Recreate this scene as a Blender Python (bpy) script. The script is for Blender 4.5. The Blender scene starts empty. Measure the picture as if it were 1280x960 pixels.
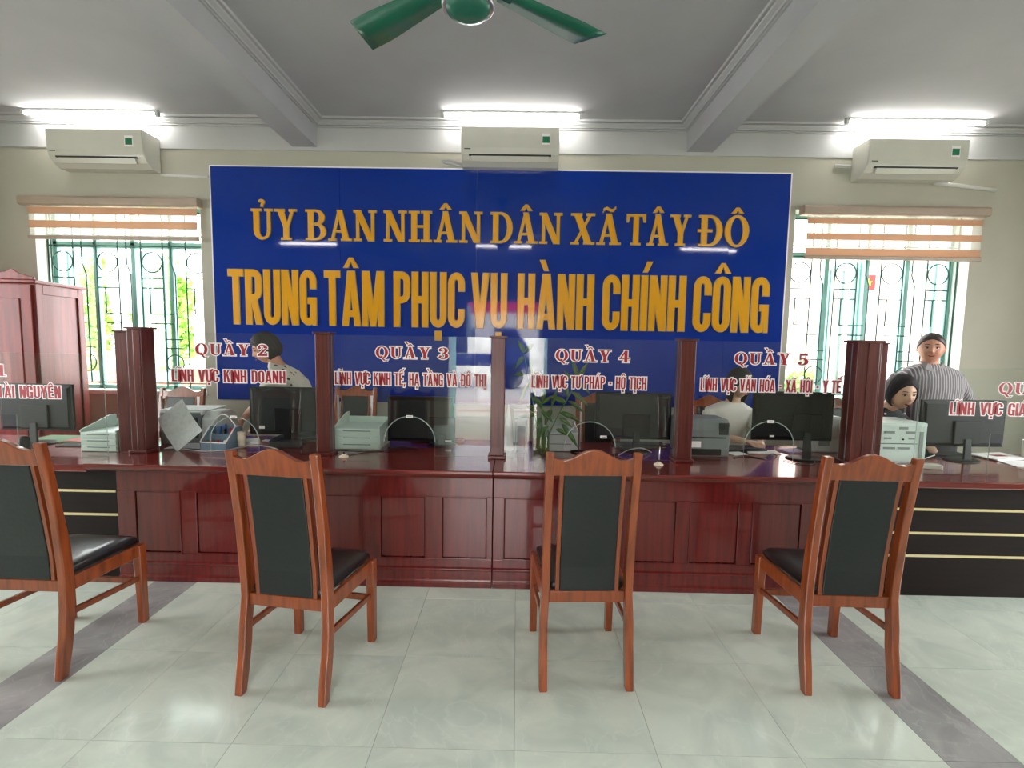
import bpy, bmesh, math, random, unicodedata
from mathutils import Vector, Matrix
random.seed(7)
S = bpy.context.scene
COL = S.collection
R = math.radians
PI = math.pi

# ------------------------------------------------------------------ camera
cd = bpy.data.cameras.new('camera'); cam = bpy.data.objects.new('camera', cd); COL.objects.link(cam)
F_PX = 607.2
cd.sensor_width = 36.0; cd.lens = 36.0 * F_PX / 1280.0; cd.clip_start = 0.05; cd.clip_end = 200
def _cam():
    pitch, roll, yaw = .0847, .0169, -.0094
    R0 = Vector((math.cos(yaw), -math.sin(yaw), 0)); F0 = Vector((math.sin(yaw), math.cos(yaw), 0)); Z = Vector((0, 0, 1))
    F = math.cos(pitch)*F0 - math.sin(pitch)*Z; U = math.sin(pitch)*F0 + math.cos(pitch)*Z
    Rr = math.cos(roll)*R0 + math.sin(roll)*U; Uc = math.cos(roll)*U - math.sin(roll)*R0
    M = Matrix((Rr, Uc, -F)).transposed().to_4x4(); M.translation = Vector((0, 0, 1.53))
    return M
cam.matrix_world = _cam()
S.camera = cam

# ------------------------------------------------------------------ sky, portals, exposure
SKY_STRENGTH = 8.0
TUBE_STRENGTH = 24.0
w = bpy.data.worlds.new('sky'); S.world = w; w.use_nodes = True
bgn = w.node_tree.nodes['Background']
bgn.inputs['Color'].default_value = (0.98, 0.99, 1.0, 1); bgn.inputs['Strength'].default_value = SKY_STRENGTH
S.view_settings.view_transform = 'Standard'; S.view_settings.look = 'None'
S.view_settings.gamma = 1.0; S.view_settings.use_curve_mapping = False
S.view_settings.exposure = 0.88
S.cycles.max_bounces = 10; S.cycles.transparent_max_bounces = 24; S.cycles.glossy_bounces = 4
S.cycles.caustics_reflective = False; S.cycles.caustics_refractive = False
S.cycles.sample_clamp_indirect = 6.0

# room numbers
XL, XR, YB, YW, ZC = -5.4, 5.4, -2.4, 4.73, 3.58      # side walls, wall behind the camera, far wall, ceiling
WT = 0.24                                             # wall thickness
WINL = (-4.66, -3.05, 0.985, 2.80)
WINR = (2.60, 4.27, 0.985, 2.83)
DOOR = (-1.25, 0.55, 0.0, 2.5)
ADDED_SIDEW = [(0.98, 3.3)]                      # unseen side-wall windows, added to light the floor (y range)
SWZ = (0.85, 2.75)

def portal(name, x0, x1, z0, z1, y, face):
    l = bpy.data.lights.new(name, 'AREA'); l.shape = 'RECTANGLE'; l.size = x1-x0; l.size_y = z1-z0
    l.cycles.is_portal = True
    o = bpy.data.objects.new(name, l); COL.objects.link(o)
    o.location = ((x0+x1)/2, y, (z0+z1)/2)
    o.rotation_euler = (R(-90) if face < 0 else R(90), 0, 0)
portal('sky_portal', *WINL, YW+WT+.02, -1)
portal('sky_portal', *WINR, YW+WT+.02, -1)
portal('sky_portal', *DOOR, YB-WT-.02, 1)
for sg in (-1, 1):
    for (a, b) in ADDED_SIDEW:
        l = bpy.data.lights.new('sky_portal', 'AREA'); l.shape = 'RECTANGLE'; l.size = SWZ[1]-SWZ[0]; l.size_y = b-a; l.cycles.is_portal = True
        o = bpy.data.objects.new('sky_portal', l); COL.objects.link(o); o.location = (sg*(XR+WT+.02), (a+b)/2, sum(SWZ)/2); o.rotation_euler = (0, R(90)*sg, 0)

# ------------------------------------------------------------------ materials
MATS = {}
def mat(name, color, rough=.5, metal=0., coat=0., var=0., vscale=(1, 1, 1), nscale=8., emis=0., bump=0., rnd=0., spec=.5, color2=None, alpha=1., bdist=.002, coat_rough=.05):
    if name in MATS: return MATS[name]
    m = bpy.data.materials.new(name); m.use_nodes = True; nt = m.node_tree; b = nt.nodes['Principled BSDF']
    c = (*color, 1)
    b.inputs['Base Color'].default_value = c; b.inputs['Roughness'].default_value = rough
    b.inputs['Metallic'].default_value = metal; b.inputs['Coat Weight'].default_value = coat
    b.inputs['Coat Roughness'].default_value = coat_rough
    b.inputs['Specular IOR Level'].default_value = spec
    if alpha < 1: b.inputs['Alpha'].default_value = alpha
    if emis: b.inputs['Emission Color'].default_value = c; b.inputs['Emission Strength'].default_value = emis
    if var or bump or rnd or color2:
        tc = nt.nodes.new('ShaderNodeTexCoord'); mp = nt.nodes.new('ShaderNodeMapping'); mp.inputs['Scale'].default_value = vscale
        nz = nt.nodes.new('ShaderNodeTexNoise'); nz.inputs['Scale'].default_value = nscale; nz.inputs['Detail'].default_value = 5
        nt.links.new(tc.outputs['Object'], mp.inputs['Vector']); nt.links.new(mp.outputs[0], nz.inputs['Vector'])
        mix = nt.nodes.new('ShaderNodeMix'); mix.data_type = 'RGBA'
        c2 = color2 or tuple(max(0, x*(1-var)) for x in color)
        mix.inputs[6].default_value = tuple(min(1, x*(1+var*.5)) for x in color)+(1,); mix.inputs[7].default_value = (*c2, 1)
        rp = nt.nodes.new('ShaderNodeValToRGB'); rp.color_ramp.elements[0].position = .35; rp.color_ramp.elements[1].position = .68
        nt.links.new(nz.outputs['Fac'], rp.inputs[0]); nt.links.new(rp.outputs[0], mix.inputs[0])
        out = mix.outputs[2]
        if rnd:
            oi = nt.nodes.new('ShaderNodeObjectInfo'); hs = nt.nodes.new('ShaderNodeHueSaturation')
            mr = nt.nodes.new('ShaderNodeMapRange'); mr.inputs['To Min'].default_value = 1-rnd; mr.inputs['To Max'].default_value = 1+rnd
            nt.links.new(oi.outputs['Random'], mr.inputs['Value']); nt.links.new(mr.outputs[0], hs.inputs['Value'])
            nt.links.new(out, hs.inputs['Color']); out = hs.outputs[0]
        nt.links.new(out, b.inputs['Base Color'])
        if bump:
            bp = nt.nodes.new('ShaderNodeBump'); bp.inputs['Strength'].default_value = bump; bp.inputs['Distance'].default_value = bdist
            nt.links.new(nz.outputs['Fac'], bp.inputs['Height']); nt.links.new(bp.outputs[0], b.inputs['Normal'])
    MATS[name] = m
    return m

def s2l(r, g, b):
    f = lambda v: (v/255/12.92) if v/255 <= .04045 else ((v/255+.055)/1.055)**2.4
    return (f(r), f(g), f(b))

M_wall = mat('cream wall paint', s2l(182, 179, 163), .7, var=.04, nscale=2.5, bump=.15)
M_white = mat('white ceiling paint', s2l(182, 182, 184), .75, var=.04, nscale=3, bump=.1)
M_groove = mat('cornice paint', s2l(190, 190, 190), .65)
M_band = mat('upper wall paint', s2l(192, 192, 190), .7, var=.04, nscale=3, bump=.1)
M_wood = mat('mahogany', s2l(102, 26, 24), .25, coat=.45, var=.28, vscale=(14, 14, 1.0), nscale=3.0)
M_wood_h = mat('mahogany worktop', s2l(116, 36, 30), .2, coat=.6, var=.4, vscale=(1.0, 14, 14), nscale=3.0, coat_rough=.07)
M_cabinet = mat('reddish cabinet wood', s2l(124, 38, 32), .42, coat=.08, var=.35, vscale=(9, 9, .7), nscale=3.0)
M_dark = mat('dark brown veneer', s2l(25, 10, 9), .5, spec=.25, var=.35, vscale=(1, 12, 12), nscale=4.0)
M_brass = mat('brass strip', s2l(236, 216, 168), .3, metal=.35)
M_chair = mat('varnished chair wood', s2l(144, 68, 30), .3, coat=.5, var=.38, vscale=(10, 10, 1.0), nscale=4.0)
M_seat = mat('glossy black seat leatherette', s2l(20, 22, 25), .3, coat=.25, var=.2, nscale=50, bump=.15)
M_leather = mat('black leatherette', s2l(22, 27, 28), .38, var=.2, nscale=60, bump=.25)
M_post = mat('post wood', s2l(92, 36, 30), .34, coat=.12, var=.4, vscale=(20, 20, 1.2), nscale=3.0)
M_sign = mat('glossy blue board', s2l(0, 44, 140), .045, spec=.45)
M_gold = mat('gold acrylic letter', s2l(226, 160, 6), .22, coat=.4)
M_goldedge = mat('gold letter edge', s2l(196, 160, 90), .35)
M_red = mat('crimson letter film', s2l(158, 8, 28), .5)
M_wfilm = mat('white letter film', s2l(250, 243, 243), .6)
M_black = mat('black plastic', s2l(15, 17, 19), .5, spec=.25, var=.1, nscale=30)
M_dgrey = mat('charcoal plastic', s2l(40, 44, 46), .5, spec=.3, var=.1, nscale=20)
M_grey = mat('grey plastic', s2l(120, 126, 128), .45, var=.08, nscale=12)
M_lgrey = mat('pale grey plastic', s2l(196, 198, 196), .45, var=.04, nscale=12)
M_mint = mat('pale mint plastic', s2l(206, 224, 214), .4, var=.03, nscale=6)
M_beige = mat('warm white appliance plastic', s2l(212, 210, 198), .16, var=.03, nscale=6)
M_slot = mat('dark slot', s2l(18, 18, 20), .6)
M_paper = mat('paper', s2l(240, 240, 236), .8, var=.03, nscale=20)
M_paperw = mat('printed paper', s2l(222, 224, 226), .8, var=.12, nscale=40)
M_pink = mat('pink folder card', s2l(214, 130, 130), .7, var=.1, nscale=12)
M_greenf = mat('green folder card', s2l(120, 150, 120), .7, var=.1, nscale=12)
M_teal = mat('teal window paint', s2l(140, 196, 186), .45, var=.12, nscale=6)
M_iron = mat('green grille paint', s2l(44, 92, 84), .6, var=.15, nscale=14)
M_reveal = mat('white reveal paint', s2l(232, 232, 224), .6, var=.04, nscale=5)
M_tan = mat('tan blind fabric', s2l(196, 152, 120), .85, var=.12, vscale=(1, 1, 14), nscale=20, bump=.2)
M_rail = mat('taupe blind rail', s2l(168, 150, 132), .4, var=.05, nscale=9)
M_fan = mat('green fan enamel', s2l(30, 100, 78), .3, coat=.3, var=.1, nscale=5)
M_fanhub = mat('dark teal fan motor enamel', s2l(38, 104, 86), .3, coat=.4)
M_chrome = mat('chrome', (.85, .86, .88), .3, metal=1.)
M_tube = mat('lit tube', (1., .98, .95), .5, emis=TUBE_STRENGTH)
M_leaf = mat('bamboo leaf', s2l(74, 108, 50), .4, var=.35, nscale=20, rnd=.2)
M_stem = mat('bamboo stem', s2l(80, 128, 62), .4, var=.3, nscale=20)
M_tree = mat('yellow green foliage', s2l(120, 176, 60), .6, var=.5, nscale=6)  # yellowish green is the leaves' own colour
M_bark = mat('bark', s2l(104, 84, 62), .8, var=.3, nscale=14)
M_yard = mat('pale yard paving', s2l(206, 198, 188), .75, var=.15, nscale=3)
M_pave = mat('pale threshold tile', s2l(222, 216, 210), .3, var=.08, nscale=5)
M_dimground = mat('dark bounce-dimming ground', s2l(120, 120, 116), .85, var=.2, nscale=5)  # kept dark so less light bounces up to the ceiling
M_brick = mat('low red kerb wall', s2l(196, 104, 84), .8, var=.2, nscale=7)
M_pinkw = mat('pale pink render', s2l(236, 206, 196), .8, var=.06, nscale=2)
M_flag = mat('red flag cloth', s2l(214, 20, 20), .7)
M_star = mat('yellow star cloth', s2l(250, 214, 20), .7)
M_skin = mat('skin', s2l(206, 150, 124), .5, var=.08, nscale=16)
M_skin2 = mat('pale skin', s2l(214, 172, 144), .5, var=.06, nscale=16)
M_lip = mat('lips', s2l(164, 74, 70), .45)
M_hair = mat('dark hair', s2l(34, 28, 27), .7, var=.4, vscale=(30, 30, 3), nscale=8, bump=.5)
M_hair2 = mat('greyish brown hair', s2l(60, 52, 50), .5, var=.4, vscale=(30, 30, 3), nscale=8, bump=.5)
M_eye = mat('eye dark', s2l(24, 18, 16), .3)
M_eyew = mat('eye white', s2l(226, 220, 214), .3)
M_shirtw = mat('white shirt cloth', s2l(226, 222, 212), .8, var=.06, nscale=8, bump=.3)
M_blackc = mat('black cloth', s2l(30, 32, 34), .8, var=.2, nscale=8)
M_trouser = mat('dark trouser cloth', s2l(36, 36, 44), .85)
M_basket = mat('blue grey organiser plastic', s2l(112, 134, 152), .4)
M_cream = mat('cream cup', s2l(228, 214, 190), .4)
M_blue = mat('blue plastic', s2l(40, 70, 160), .4)
M_redp = mat('red plastic', s2l(180, 30, 36), .4)
M_cable = mat('black cable', s2l(20, 20, 22), .45)
M_cablew = mat('grey cable', s2l(180, 182, 184), .45)
M_stickg = mat('green sticker print', s2l(30, 120, 84), .5)
M_pipe = mat('white conduit', s2l(226, 226, 220), .45)

def tile_mat(name, base, dark, light, rough):
    m = bpy.data.materials.new(name); m.use_nodes = True; nt = m.node_tree; b = nt.nodes['Principled BSDF']; L = nt.links.new
    b.inputs['Roughness'].default_value = rough; b.inputs['Specular IOR Level'].default_value = .5
    b.inputs['Coat Weight'].default_value = .2; b.inputs['Coat Roughness'].default_value = .08
    geo = nt.nodes.new('ShaderNodeNewGeometry'); oi = nt.nodes.new('ShaderNodeObjectInfo')
    cm = nt.nodes.new('ShaderNodeCombineXYZ'); ml = nt.nodes.new('ShaderNodeMath'); ml.operation = 'MULTIPLY'; ml.inputs[1].default_value = 40
    L(oi.outputs['Random'], ml.inputs[0]); L(ml.outputs[0], cm.inputs[2])
    ad = nt.nodes.new('ShaderNodeVectorMath'); ad.operation = 'ADD'; L(geo.outputs['Position'], ad.inputs[0]); L(cm.outputs[0], ad.inputs[1])
    n1 = nt.nodes.new('ShaderNodeTexNoise'); n1.inputs['Scale'].default_value = 3.2; n1.inputs['Detail'].default_value = 8; n1.inputs['Distortion'].default_value = 1.4
    L(ad.outputs[0], n1.inputs['Vector'])
    r1 = nt.nodes.new('ShaderNodeValToRGB'); e = r1.color_ramp.elements
    e[0].position = .35; e[0].color = (*dark, 1); e[1].position = .62; e[1].color = (*base, 1)
    L(n1.outputs['Fac'], r1.inputs[0])
    n2 = nt.nodes.new('ShaderNodeTexNoise'); n2.inputs['Scale'].default_value = 2.0; n2.inputs['Detail'].default_value = 6; n2.inputs['Distortion'].default_value = 2.5
    L(ad.outputs[0], n2.inputs['Vector'])
    r2 = nt.nodes.new('ShaderNodeValToRGB'); q = r2.color_ramp.elements
    q[0].position = .485; q[0].color = (0, 0, 0, 1); q[1].position = .515; q[1].color = (0, 0, 0, 1)
    k = r2.color_ramp.elements.new(.5); k.color = (1, 1, 1, 1)
    L(n2.outputs['Fac'], r2.inputs[0])
    mm = nt.nodes.new('ShaderNodeMath'); mm.operation = 'MULTIPLY'; mm.inputs[1].default_value = .26; L(r2.outputs[0], mm.inputs[0])
    mx = nt.nodes.new('ShaderNodeMix'); mx.data_type = 'RGBA'; mx.inputs[7].default_value = (*light, 1)
    L(mm.outputs[0], mx.inputs[0]); L(r1.outputs[0], mx.inputs[6])
    L(mx.outputs[2], b.inputs['Base Color'])
    return m
M_tile = tile_mat('pale green marble tile', s2l(220, 229, 215), s2l(203, 214, 202), s2l(238, 242, 232), .16)
M_strip = tile_mat('grey stone strip tile', s2l(172, 171, 169), s2l(148, 148, 148), s2l(198, 197, 195), .22)
M_grout = mat('grout', s2l(158, 160, 152), .8)

def glass_mat(name, tint, refl=1.0):
    m = bpy.data.materials.new(name); m.use_nodes = True; nt = m.node_tree; nt.nodes.clear(); L = nt.links.new
    out = nt.nodes.new('ShaderNodeOutputMaterial'); tr = nt.nodes.new('ShaderNodeBsdfTransparent'); tr.inputs[0].default_value = (*tint, 1)
    gl = nt.nodes.new('ShaderNodeBsdfGlossy'); gl.inputs['Roughness'].default_value = .01; gl.inputs[0].default_value = (refl, refl, refl, 1)
    ge = nt.nodes.new('ShaderNodeNewGeometry'); dt = nt.nodes.new('ShaderNodeVectorMath'); dt.operation = 'DOT_PRODUCT'; mx = nt.nodes.new('ShaderNodeMixShader')
    L(ge.outputs['Incoming'], dt.inputs[0]); L(ge.outputs['Normal'], dt.inputs[1])
    def mth(op, a, b=None):
        n = nt.nodes.new('ShaderNodeMath'); n.operation = op
        for i, v in enumerate((a, b)):
            if v is None: continue
            if isinstance(v, (int, float)): n.inputs[i].default_value = v
            else: L(v, n.inputs[i])
        return n.outputs[0]
    c_ = mth('ABSOLUTE', dt.outputs['Value']); q_ = mth('POWER', mth('SUBTRACT', 1.0, c_), 5.0)
    L(mth('ADD', mth('MULTIPLY', q_, .96), .04), mx.inputs[0]); L(tr.outputs[0], mx.inputs[1]); L(gl.outputs[0], mx.inputs[2]); L(mx.outputs[0], out.inputs[0])
    return m
M_glass = glass_mat('clear counter glass', (.97, .985, .975))
M_wglass = glass_mat('window glass', (.93, .97, .95))
M_gedge = mat('bright glass edge', s2l(190, 206, 200), .3, alpha=.55)

def mix_transp(name, color, amount, rough=.8):
    m = bpy.data.materials.new(name); m.use_nodes = True; nt = m.node_tree; nt.nodes.clear(); L = nt.links.new
    out = nt.nodes.new('ShaderNodeOutputMaterial'); tr = nt.nodes.new('ShaderNodeBsdfTransparent')
    tl = nt.nodes.new('ShaderNodeBsdfTranslucent'); tl.inputs[0].default_value = (*color, 1)
    df = nt.nodes.new('ShaderNodeBsdfDiffuse'); df.inputs[0].default_value = (*color, 1)
    m1 = nt.nodes.new('ShaderNodeMixShader'); m1.inputs[0].default_value = .5; L(tl.outputs[0], m1.inputs[1]); L(df.outputs[0], m1.inputs[2])
    mx = nt.nodes.new('ShaderNodeMixShader'); mx.inputs[0].default_value = amount
    L(tr.outputs[0], mx.inputs[1]); L(m1.outputs[0], mx.inputs[2]); L(mx.outputs[0], out.inputs[0])
    return m
M_sheer = mix_transp('sheer blind gauze', (.8, .76, .7), .30)
M_tanb = mix_transp('tan blind band fabric', s2l(216, 182, 156), .97)

def stripes(name, a, b, scale, dirv=(1, 0, 0)):
    m = bpy.data.materials.new(name); m.use_nodes = True; nt = m.node_tree; bs = nt.nodes['Principled BSDF']; L = nt.links.new
    bs.inputs['Roughness'].default_value = .85
    tc = nt.nodes.new('ShaderNodeTexCoord'); dp = nt.nodes.new('ShaderNodeVectorMath'); dp.operation = 'DOT_PRODUCT'; dp.inputs[1].default_value = dirv
    ml = nt.nodes.new('ShaderNodeMath'); ml.operation = 'MULTIPLY'; ml.inputs[1].default_value = scale
    sn = nt.nodes.new('ShaderNodeMath'); sn.operation = 'SINE'
    rp = nt.nodes.new('ShaderNodeValToRGB'); rp.color_ramp.elements[0].position = .3; rp.color_ramp.elements[1].position = .7
    rp.color_ramp.elements[0].color = (*a, 1); rp.color_ramp.elements[1].color = (*b, 1)
    L(tc.outputs['Object'], dp.inputs[0]); L(dp.outputs['Value'], ml.inputs[0]); L(ml.outputs[0], sn.inputs[0]); L(sn.outputs[0], rp.inputs[0]); L(rp.outputs[0], bs.inputs['Base Color'])
    return m
M_stripe = stripes('grey striped polo cloth', s2l(116, 110, 116), s2l(190, 184, 186), 300)
def spots(name, base, spot):
    m = bpy.data.materials.new(name); m.use_nodes = True; nt = m.node_tree; bs = nt.nodes['Principled BSDF']; L = nt.links.new
    bs.inputs['Roughness'].default_value = .85
    tc = nt.nodes.new('ShaderNodeTexCoord'); v = nt.nodes.new('ShaderNodeTexVoronoi'); v.inputs['Scale'].default_value = 18
    rp = nt.nodes.new('ShaderNodeValToRGB'); rp.color_ramp.elements[0].position = .24; rp.color_ramp.elements[1].position = .27
    rp.color_ramp.elements[0].color = (*spot, 1); rp.color_ramp.elements[1].color = (*base, 1)
    L(tc.outputs['Object'], v.inputs['Vector']); L(v.outputs['Distance'], rp.inputs[0]); L(rp.outputs[0], bs.inputs['Base Color'])
    return m
M_spot = spots('cream spotted blouse cloth', s2l(224, 220, 204), s2l(70, 70, 72))

# ------------------------------------------------------------------ mesh helpers
class MB:
    def __init__(s): s.v = []; s.f = []; s.mi = []; s.sm = []
    def add(s, vs, fs, mi=0, smooth=False):
        n = len(s.v); s.v += [tuple(v) for v in vs]
        for f in fs: s.f.append(tuple(i+n for i in f)); s.mi.append(mi); s.sm.append(smooth)
        return s
    def box(s, x0, x1, y0, y1, z0, z1, mi=0):
        if x0 > x1: x0, x1 = x1, x0
        if y0 > y1: y0, y1 = y1, y0
        if z0 > z1: z0, z1 = z1, z0
        v = [(x0, y0, z0), (x1, y0, z0), (x1, y1, z0), (x0, y1, z0), (x0, y0, z1), (x1, y0, z1), (x1, y1, z1), (x0, y1, z1)]
        return s.add(v, [(0, 3, 2, 1), (4, 5, 6, 7), (0, 1, 5, 4), (1, 2, 6, 5), (2, 3, 7, 6), (3, 0, 4, 7)], mi)
    def hexa(s, b, t, mi=0):     # bottom and top quads of 4 points, same order
        return s.add(list(b)+list(t), [(0, 3, 2, 1), (4, 5, 6, 7), (0, 1, 5, 4), (1, 2, 6, 5), (2, 3, 7, 6), (3, 0, 4, 7)], mi)
    def prism(s, pts, axis, a, b, mi=0, cap_mi=None, smooth=False):   # 2D outline extruded along an axis
        n = len(pts)
        def P(p, t): return {'x': (t, p[0], p[1]), 'y': (p[0], t, p[1]), 'z': (p[0], p[1], t)}[axis]
        v = [P(p, a) for p in pts]+[P(p, b) for p in pts]
        s.add(v, [tuple(range(n)), tuple(range(2*n-1, n-1, -1))], mi if cap_mi is None else cap_mi)
        base = len(s.v)-2*n
        for i in range(n):
            j = (i+1) % n; s.f.append((base+i, base+n+i, base+n+j, base+j)); s.mi.append(mi); s.sm.append(smooth)
        return s
    def tube(s, pts, r, seg=8, mi=0, cap=True, flat=1.0):
        pts = [Vector(p) for p in pts]; n = len(pts); rr = r if isinstance(r, (list, tuple)) else [r]*n
        rings = []; prev = None
        for i, p in enumerate(pts):
            d = (pts[min(i+1, n-1)]-pts[max(i-1, 0)])
            if d.length < 1e-9: d = Vector((0, 0, 1))
            d.normalize()
            if prev is None:
                a = Vector((0, 0, 1)) if abs(d.z) < .9 else Vector((1, 0, 0)); u = d.cross(a).normalized()
            else:
                u = (prev-d*prev.dot(d)); u = u.normalized() if u.length > 1e-6 else d.orthogonal().normalized()
            prev = u; vv = d.cross(u)
            rings.append([p+(u*math.cos(2*PI*k/seg)+vv*math.sin(2*PI*k/seg)*flat)*rr[i] for k in range(seg)])
        vs = [q for rg in rings for q in rg]; fs = []
        for i in range(n-1):
            for k in range(seg):
                k2 = (k+1) % seg; fs.append((i*seg+k, i*seg+k2, (i+1)*seg+k2, (i+1)*seg+k))
        s.add(vs, fs, mi, True)
        if cap: s.add([], []); n0 = len(s.v)-len(vs); s.f += [tuple(n0+k for k in reversed(range(seg))), tuple(n0+(n-1)*seg+k for k in range(seg))]; s.mi += [mi, mi]; s.sm += [False, False]
        return s
    def lathe(s, prof, c=(0, 0, 0), seg=20, mi=0, smooth=True, sx=1., sy=1.):
        cx, cy, cz = c; vs = []; fs = []; n = len(prof)
        for r, z in prof:
            for k in range(seg): a = 2*PI*k/seg; vs.append((cx+r*sx*math.cos(a), cy+r*sy*math.sin(a), cz+z))
        for i in range(n-1):
            for k in range(seg): k2 = (k+1) % seg; fs.append((i*seg+k, i*seg+k2, (i+1)*seg+k2, (i+1)*seg+k))
        if prof[0][0] > 1e-5: fs.append(tuple(reversed(range(seg))))
        if prof[-1][0] > 1e-5: fs.append(tuple((n-1)*seg+k for k in range(seg)))
        return s.add(vs, fs, mi, smooth)
    def ball(s, c, rx, ry, rz, seg=14, rings=9, mi=0, fn=None):
        vs = []; fs = []
        for i in range(rings+1):
            th = PI*i/rings
            for k in range(seg):
                a = 2*PI*k/seg; x, y, z = math.sin(th)*math.cos(a), math.sin(th)*math.sin(a), math.cos(th)
                if fn: q = fn(x, y, z)
                else: q = (x*rx, y*ry, z*rz)
                vs.append((c[0]+q[0], c[1]+q[1], c[2]+q[2]))
        for i in range(rings):
            for k in range(seg):
                k2 = (k+1) % seg; fs.append((i*seg+k, (i+1)*seg+k, (i+1)*seg+k2, i*seg+k2))
        return s.add(vs, fs, mi, True)
    def sweep(s, prof, path_z, fn):  # unused hook
        return s
    def xform(s, M, start=0):
        for i in range(start, len(s.v)): s.v[i] = tuple(M @ Vector(s.v[i]))
        return s
    def build(s, name, mats, parent=None, bevel=0., loc=None, rot=None, segs=2):
        me = bpy.data.meshes.new(name); me.from_pydata(s.v, [], s.f)
        if not isinstance(mats, (list, tuple)): mats = [mats]
        for m in mats: me.materials.append(m)
        me.polygons.foreach_set('material_index', s.mi); me.polygons.foreach_set('use_smooth', s.sm)
        bm = bmesh.new(); bm.from_mesh(me); bmesh.ops.remove_doubles(bm, verts=bm.verts, dist=1e-6)
        bmesh.ops.recalc_face_normals(bm, faces=bm.faces)
        bm.to_mesh(me); bm.free(); me.update()
        o = bpy.data.objects.new(name, me); COL.objects.link(o)
        if parent is not None: o.parent = parent
        if loc is not None: o.location = loc
        if rot is not None: o.rotation_euler = rot
        if bevel:
            b = o.modifiers.new('bevel', 'BEVEL'); b.width = bevel; b.segments = segs; b.limit_method = 'ANGLE'; b.angle_limit = R(40)
        return o
def tag(o, label=None, cat=None, group=None, kind=None):
    if label: o['label'] = label
    if cat: o['category'] = cat
    if group: o['group'] = group
    if kind: o['kind'] = kind
    return o
def empty(name, loc=(0, 0, 0), rz=0., label=None, cat=None, group=None, kind=None):
    o = bpy.data.objects.new(name, None); COL.objects.link(o); o.empty_display_size = .1
    o.location = loc; o.rotation_euler = (0, 0, rz)
    return tag(o, label, cat, group, kind)
KIDS = {}
def copy_tree(o, parent=None):
    c = o.copy(); COL.objects.link(c)
    if parent is not None: c.parent = parent
    for ch in list(o.children): copy_tree(ch, c)
    return c
def struct(o): o['kind'] = 'structure'; return o

# ------------------------------------------------------------------ the room
# floor: slab and tiles
floor = struct(MB().box(XL, XR, YB, YW, -.12, -.0015).build('floor', M_grout))
T = .5357; X0 = .0156; Y0 = 1.7062
xs = [X0+T*i for i in range(-3, 4)]           # joints between the two strips
cols = [(-1.9826, xs[0], 0)] + [(xs[i], xs[i+1], 0) for i in range(6)]
cols += [(-2.2501, -1.9826, 1), (xs[-1], 1.9091, 1)]
x = -2.2501
while x > XL+.01: nx = max(XL, x-T); cols.append((nx, x, 0)); x = nx
x = 1.9091
while x < XR-.01: nx = min(XR, x+T); cols.append((x, nx, 0)); x = nx
ys = [Y0+T*k for k in range(-7, 4)]
ys[0] = YB
tile_cache = {}
for (a, b, kind) in cols:
    for k in range(len(ys)-1):
        y0, y1 = ys[k], ys[k+1]
        key = (round(b-a, 4), round(y1-y0, 4), kind)
        g = .0009
        if key not in tile_cache:
            hw, hh = (b-a)/2-g, (y1-y0)/2-g
            o = MB().hexa([(-hw, -hh, -.0015), (hw, -hh, -.0015), (hw, hh, -.0015), (-hw, hh, -.0015)],
                          [(-hw+.0004, -hh+.0004, 0), (hw-.0004, -hh+.0004, 0), (hw-.0004, hh-.0004, 0), (-hw+.0004, hh-.0004, 0)]).build('tile' if kind == 0 else 'strip_tile', M_strip if kind else M_tile, floor)
            tile_cache[key] = o
        else:
            o = tile_cache[key].copy(); COL.objects.link(o)
        o.location = ((a+b)/2, (y0+y1)/2, 0)
struct(MB().box(XL, XR, ys[-1], YW, -.0015, 0).build('trim_7', M_tile))   # flooring behind the counters

struct(MB().box(XL-WT, XR+WT, YB-WT, YW+WT, ZC, ZC+.15).build('ceiling', M_white))
def wall_with_holes(name, y0, y1, holes, m):
    mb = MB(); xcur = XL-WT
    for (a, b, c, d) in sorted(holes):
        mb.box(xcur, a, y0, y1, -.12, ZC); 
        if c > 0: mb.box(a, b, y0, y1, -.12, c)
        mb.box(a, b, y0, y1, d, ZC); xcur = b
    mb.box(xcur, XR+WT, y0, y1, -.12, ZC)
    return struct(mb.build(name, m))
wall_with_holes('wall_far', YW, YW+WT, [WINL, WINR], M_wall)
wall_with_holes('wall_near', YB-WT, YB, [DOOR], M_wall)
for nm, xa, xb in (('wall_left', XL-WT, XL), ('wall_right', XR, XR+WT)):
    mb = MB(); yc = YB
    for (a, b) in ADDED_SIDEW: mb.box(xa, xb, yc, a, -.12, ZC); mb.box(xa, xb, a, b, -.12, SWZ[0]); mb.box(xa, xb, a, b, SWZ[1], ZC); yc = b
    mb.box(xa, xb, yc, YW, -.12, ZC); struct(mb.build(nm, M_wall))
# ring beam band along the far wall
struct(MB().box(XL, XR, YW-.012, YW, 3.30, ZC).build('trim_1', M_band))
# two ceiling beams
BL = (-2.145, -1.914); BR = (1.5455, 1.7912); ZB = 3.331
struct(MB().box(BL[0], BL[1], YB, YW-.012, ZB, ZC).build('trim_2', M_white))
struct(MB().box(BR[0], BR[1], YB, YW-.012, ZB, ZC).build('trim_3', M_white))
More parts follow.
